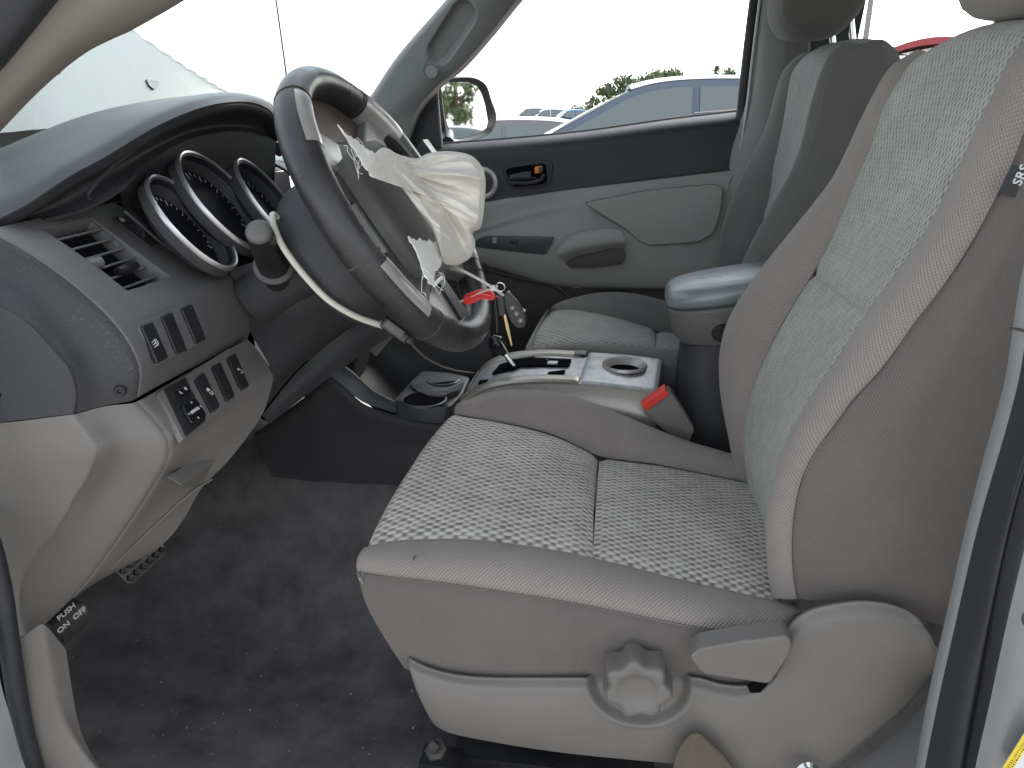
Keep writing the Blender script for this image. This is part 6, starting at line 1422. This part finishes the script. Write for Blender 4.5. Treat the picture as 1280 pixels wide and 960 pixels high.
# ---- cars: lower body, glasshouse with pillars, panes, roof, wheels, lamps, mirrors
def car(name, label, cat, loc, rz, paint, L=4.5, Wd=1.8, H=1.5, belt=.92, ws=(.27, .40), rw=(.80, .92), group=None, detail=True):
    """nose towards -x; ws / rw: where windshield and rear window start and end along the length"""
    root = bpy.data.objects.new(name, None); col.objects.link(root)
    root.location = loc; root.rotation_euler = (0, 0, rz)
    tag(root, label, cat, group)
    made = []
    def loc_part(o): _done.add(o.name); made.append(o); return o
    x0 = -L / 2
    hw = Wd / 2
    def ring(x, w, zt, zb, q=.45):
        out = []
        for k in range(24):
            th = 2 * math.pi * k / 24; ca, sa = math.cos(th), math.sin(th)
            out.append(Vector((x, math.copysign(abs(ca) ** q, ca) * w, (zt + zb) / 2 + math.copysign(abs(sa) ** q, sa) * (zt - zb) / 2)))
        return out
    hood = belt - .10
    secs = [ring(x0, hw * .55, .55, .35), ring(x0 + .05, hw * .82, .66, .22), ring(x0 + .25, hw * .94, hood - .10, .20), ring(x0 + L * .22, hw * .99, hood, .20), ring(x0 + L * ws[0], hw, belt - .02, .2), ring(x0 + L * .55, hw, belt, .2), ring(x0 + L * rw[1], hw * .99, belt + .04, .2), ring(x0 + L - .12, hw * .92, belt, .24), ring(x0 + L, hw * .7, .7, .4)]
    loc_part(loft('body', secs, paint, root, nu=40, nv=40))
    # glasshouse: side outline points, then panes set into it
    A, B, C_, D = x0 + L * ws[0], x0 + L * ws[1], x0 + L * rw[0], x0 + L * rw[1]
    tw = hw * .70; bwd = hw * .93
    zb = belt - .03
    def gh(x, z):   # half width at a height
        t = (z - zb) / (H - zb); return bwd + (tw - bwd) * t
    def side(s, z, x): return Vector((x, s * gh(0, z), z))
    bm = bmesh.new()
    def quad(ps): bm.faces.new([bm.verts.new(p) for p in ps])
    arch = []
    for k in range(13):
        t = k / 12
        x = B + (C_ - B) * t
        arch.append((x, H - .035 - .10 * (2 * t - 1) ** 4 * .6 + .035 * math.sin(math.pi * t)))
    # roof skin
    rows = [[Vector((x, s * gh(0, z) * (1 - .04 * (abs(s) ** 4)), z + .045 * (1 - s * s))) for x, z in arch] for s in (-1, -.8, -.4, 0, .4, .8, 1)]
    loc_part(surf('roof', rows, paint, root, nu=26, nv=14, th=.03, out=(0, 0, 1)))
    loc_part(surf('windshield', [[Vector((A, s * bwd * .97, zb)) - Vector((.10 * (1 - s * s), 0, 0)), Vector((A + (B - A) * .5, s * (bwd + tw) / 2 * .97, (zb + arch[0][1]) / 2 + .02)), Vector((B, s * tw * 1.0, arch[0][1] - .004))] for s in (-1, -.5, 0, .5, 1)], 'car_glass', root, nu=10, nv=12, th=.01, out=(-1, 0, .6)))
    loc_part(surf('rear_window', [[Vector((D, s * bwd * .97, zb + .04)), Vector((C_ + (D - C_) * .45, s * (bwd + tw) / 2 * .97, (zb + arch[-1][1]) / 2 + .05)), Vector((C_, s * tw, arch[-1][1] - .004))] for s in (-1, -.5, 0, .5, 1)], 'car_glass', root, nu=10, nv=12, th=.01, out=(1, 0, .6)))
    for s in (-1, 1):
        up_ = [Vector((x, s * gh(0, z) * .985, z - .012)) for x, z in arch]
        poly_top = [Vector((A + .02, s * bwd * .985, zb + .01))] + up_ + [Vector((D - .02, s * bwd * .985, zb + .05))]
        base = [Vector((A + .02 + (D - A - .04) * k / 14, s * bwd, zb - .01)) for k in range(15)]
        loc_part(surf('side_frame', [base, poly_top], paint, root, nu=40, nv=8, th=.03, out=(0, s, 0), linear=True))
        # panes
        mid = x0 + L * .545
        def top_at(x):
            if x <= B: return zb + (arch[0][1] - zb) * max(0, (x - A)) / (B - A)
            if x >= C_: return zb + .04 + (arch[-1][1] - zb - .04) * max(0, (D - x)) / (D - C_)
            t = (x - B) / (C_ - B) * 12; i = min(int(t), 11)
            return arch[i][1] + (arch[i + 1][1] - arch[i][1]) * (t - i)
        for xa, xb in ((A + .22, mid - .035), (mid + .035, D - .28)):
            n = 10
            xs = [xa + (xb - xa) * k / n for k in range(n + 1)]
            tp_ = [Vector((x, s * (gh(0, top_at(x) - .065) + .012), max(zb + .03, top_at(x) - .065))) for x in xs]
            bt_ = [Vector((x, s * (bwd + .012), zb + .025)) for x in xs]
            pane = loc_part(surf('side_window', [bt_, tp_], 'car_glass', root, nu=16, nv=6, th=.006, out=(0, s, 0), linear=True))
        loc_part(surf('belt_trim', [[Vector((A + .15, s * (bwd + .016), zb + .012)), Vector((D - .2, s * (bwd + .016), zb + .012))], [Vector((A + .15, s * (bwd + .016), zb + .03)), Vector((D - .2, s * (bwd + .016), zb + .03))]], 'black_plastic', root, nu=4, nv=3, th=.004, out=(0, s, 0)))
        mb = Vector((A + .30, s * (bwd + .10), zb + .075))
        loc_part(loft('door_mirror', [[mb + Vector((dx * k2, s * w2, dz_ * k2)) for dx, dz_ in ((-.05, 0), (-.03, .055), (.05, .06), (.06, 0), (.04, -.055), (-.03, -.05))] for w2, k2 in ((-.10, .3), (-.06, .9), (0, 1.05), (.06, .8), (.075, .3))], 'black_plastic', root, nu=16, nv=10))
        for wx in (x0 + L * .19, x0 + L * .81):
            w = loc_part(lathe('wheel', [(.0001, .09), (.2, .09), (.22, .1), (.31, .1), (.335, .07), (.335, -.07), (.31, -.1), (.0001, -.1)], Vector((wx, s * (hw - .09), .335)), Vector((0, s, 0)), 'tyre', root, seg=28))
            loc_part(lathe('rim', [(.0001, .02), (.06, .025), (.17, .008), (.205, .012), (.205, 0), (.0001, 0)], Vector((wx, s * (hw - .09), .335)) + Vector((0, s * .095, 0)), Vector((0, s, 0)), 'satin_silver', w, seg=24))
        loc_part(surf('headlight', [[Vector((x0 + .07, s * hw * .62, .60)), Vector((x0 + .26, s * hw * .93, .66))], [Vector((x0 + .12, s * hw * .60, .70)), Vector((x0 + .34, s * hw * .90, .75))]], 'print_grey', root, nu=6, nv=5, th=.03, out=(-1, s, 0), puff=.02))
        loc_part(surf('tail_light', [[Vector((x0 + L - .03, s * hw * .62, .74)), Vector((x0 + L - .22, s * hw * .95, .78))], [Vector((x0 + L - .05, s * hw * .62, .88)), Vector((x0 + L - .24, s * hw * .93, .92))]], 'red_tag', root, nu=6, nv=5, th=.03, out=(1, s, 0), puff=.02))
    return root
PB = PY(850, 128, 7.6)
nc = car('parked_car', 'blue-grey parked car with paper stickers on its rear side window', 'car', (PB.x - .10, 8.45, GZ), R(3), 'car_blue_grey', L=4.75, Wd=1.86, H=1.74, belt=1.16, ws=(.22, .42), rw=(.78, .93))
for nm, a0, a1, z0, z1, y0 in (('sticker', .22, .68, 1.36, 1.44, -.775),):
    s_ = tube('window_sticker', [Vector((.20, -.80, 1.36)), Vector((.74, -.80, 1.40)), Vector((.74, -.775, 1.48)), Vector((.20, -.775, 1.44))], .006, 'print_grey', nc, seg=5, closed=True, n=0)
    _done.add(s_.name)
for k in range(4):
    x = 1.10 + .11 * k
    s_ = lettering('crayon_mark', random.choice(('5', '2', '8', 'X')), .12, Vector((x, -.815, 1.30 + .02 * (k % 2))), Vector((1, 0, 0)), Vector((0, .25, 1)), 'print_white', nc, bold=.004)
    _done.add(s_.name)
s_ = lettering('crayon_mark', 'Y', .20, Vector((1.22, -.785, 1.46)), Vector((1, 0, 0)), Vector((0, .25, 1)), 'print_white', nc, bold=.006); _done.add(s_.name)
car('parked_car', 'dark grey sedan parked beyond the outside mirror', 'car', (PY(612, 170, 12.5).x, 12.8, GZ - .18), R(6), 'car_grey', L=4.6, H=1.46)
car('parked_car', 'small blue car far off in the lot beside a white one', 'car', (PY(712, 160, 62).x, 62, GZ - .45), R(20), 'car_blue', L=4.3, H=1.45)
car('parked_car', 'small white car far off in the lot beside a blue one', 'car', (PY(684, 160, 66).x, 66, GZ - .45), R(10), 'car_white', L=4.5, H=1.5)
car('parked_car', 'small dark grey car far off in the lot by a white one', 'car', (PY(662, 158, 70).x, 70, GZ - .45), R(10), 'car_grey', L=4.5, H=1.5)
pr = PY(1120, 75, 3.6)
car('parked_car', 'red car standing behind the truck, seen past the driver headrest', 'car', (pr.x + 1.88, 4.25, GZ), R(180), 'car_red', L=4.6, Wd=1.85, H=1.86, belt=1.36, rw=(.85, .93))
# seen only in the outside mirror: white cars and a belt of trees behind the truck
car('parked_car', 'white car behind the truck, seen in the outside mirror', 'car', (15, 4.6, GZ), R(80), 'car_white', L=4.6, H=1.5)
car('parked_car', 'silver car behind the truck, seen in the outside mirror', 'car', (16, 2.2, GZ), R(95), 'truck_paint', L=4.6, H=1.5)
# ---- trees
def tree(label, base, h, cw, mats, seed, n=1500, leaf=.16, group=None, tall=False):
    rnd = random.Random(seed)
    root = thing('tree', label, 'tree', base, group)
    b = Vector(base)
    tr = tube('trunk', [b, b + Vector((.02 * h, 0, h * .35)), b + Vector((0, .02 * h, h * .75))], [h * .03, h * .022, h * .006], 'bark', root, seg=8)
    cl_ = []
    nb_ = 20 if not tall else 24
    for k in range(nb_):
        a = rnd.uniform(0, 6.28)
        if tall:
            f = rnd.uniform(.12, 1.0); rad = cw * .5 * (1.05 - f) ** .7 * rnd.uniform(.3, 1.0); z = h * f
            s = cw * .22 * (1.15 - f * .7)
        else:
            rad = cw * .5 * rnd.uniform(.15, .85); z = h * rnd.uniform(.42, .92) - rad * .25; s = cw * rnd.uniform(.10, .19)
        c = b + Vector((math.cos(a) * rad, math.sin(a) * rad, z))
        cl_.append((c, s))
        if k < 9: 
            st_ = b + Vector((0, 0, max(.1 * h, z * .6)))
            tube('limb', [st_, st_.lerp(c, .5) + Vector((0, 0, .03 * h)), c], [h * .011, h * .007, h * .003], 'bark', tr, seg=5, n=8)
    for mi, mname in enumerate(mats):
        bm = bmesh.new()
        for k in range(n // len(mats)):
            c, s = cl_[rnd.randrange(len(cl_))]
            d = Vector((rnd.gauss(0, 1), rnd.gauss(0, 1), rnd.gauss(0, .8)))
            d = d.normalized() * s * rnd.random() ** .45
            p = c + d
            l = leaf * rnd.uniform(.6, 1.3)
            u = Vector((rnd.gauss(0, 1), rnd.gauss(0, 1), rnd.gauss(0, 1))).normalized()
            w = u.cross(Vector((rnd.gauss(0, 1), rnd.gauss(0, 1), rnd.gauss(0, 1)))).normalized()
            vs = [bm.verts.new(p + u * l), bm.verts.new(p + w * l * .55), bm.verts.new(p - u * l), bm.verts.new(p - w * l * .55)]
            bm.faces.new(vs)
        from_bm('crown', bm, mname, root, smooth=False)
    return root
def ground_at(px, Y): p = PY(px, 128, Y); return (p.x, Y, GZ)
def hgt(py, Y): return PY(760, py, Y).z - GZ
tree('broad leafy tree rising above the roof of the blue-grey car', ground_at(818, 60), hgt(82, 60), 4.2, ('leaf_b', 'leaf_a'), 1, 2600, .17)
tree('loose lower tree with thin crown beside the broad leafy tree', ground_at(775, 58), hgt(90, 58), 3.2, ('leaf_a', 'leaf_c'), 2, 1300, .15)
tree('small dark scrubby tree over the windshield of the blue-grey car', ground_at(741, 57), hgt(118, 57), 1.1, ('leaf_c',), 3, 260, .13)
tree('round-topped tree beyond the rear end of the blue-grey car', ground_at(900, 75), hgt(80, 75), 2.9, ('leaf_c', 'leaf_a'), 4, 1100, .17)
tree('slim dark tree next to the passenger door pillar', ground_at(925, 74), hgt(88, 74), 1.6, ('leaf_c',), 5, 500, .17)
tree('low round tree on the far edge of the lot', ground_at(722, 90), hgt(145, 90) + .8, 3.4, ('leaf_a', 'leaf_b'), 6, 700, .2)
tree('low dark tree at the end of the far parked cars', ground_at(700, 95), hgt(152, 95) + .6, 3.0, ('leaf_c', 'leaf_a'), 7, 500, .2)
for k, (x, y, h, cw) in enumerate(((52, 4.4, 8.5, 3.4), (54, 8.4, 6.2, 4.6), (56, .2, 6.6, 4.6), (60, 12.5, 5.5, 5), (60, -4, 5.6, 5))):
    tree(('tall pointed tree behind the truck, tallest in the outside mirror', 'bushy tree on the outer side of the tall pointed tree in the mirror', 'bushy tree on the inner side of the tall pointed tree in the mirror', 'outermost bushy tree of the row behind the truck', 'innermost bushy tree of the row behind the truck')[k], (x, y, GZ), h, cw, ('leaf_b', 'leaf_a'), 20 + k, 2200, .2, tall=True, group='trees in the row behind the truck')
tb = PY(1055, 57, 60)
tree('small green tree far behind, between the chrome headrest posts', (tb.x, tb.y, GZ), tb.z - GZ + 1.0, 3.0, ('leaf_a', 'leaf_c'), 40, 500, .2)
# utility pole with wires behind the cab
p0 = PY(1086, 20, 44)
up = thing('utility_pole', 'grey utility pole carrying wires, seen through the back window', 'pole', (p0.x, p0.y, GZ))
tube('pole', [Vector((p0.x, p0.y, GZ)), Vector((p0.x, p0.y, 11))], [.16, .11], 'pole_grey', up, seg=10, straight=True)
for z in (5.3, 6.1, 7.0, 8.2):
    tube('wire', [Vector((p0.x - 4, p0.y + 1, z + .1)), Vector((p0.x, p0.y, z)), Vector((p0.x + 30, p0.y - 4, z + 1.0))], .02, 'pole_grey', up, seg=5, straight=True)
box('crossarm', Vector((p0.x, p0.y, 8.2)), (2.2, .12, .12), 'pole_grey', up, bevel=.01)
settle()
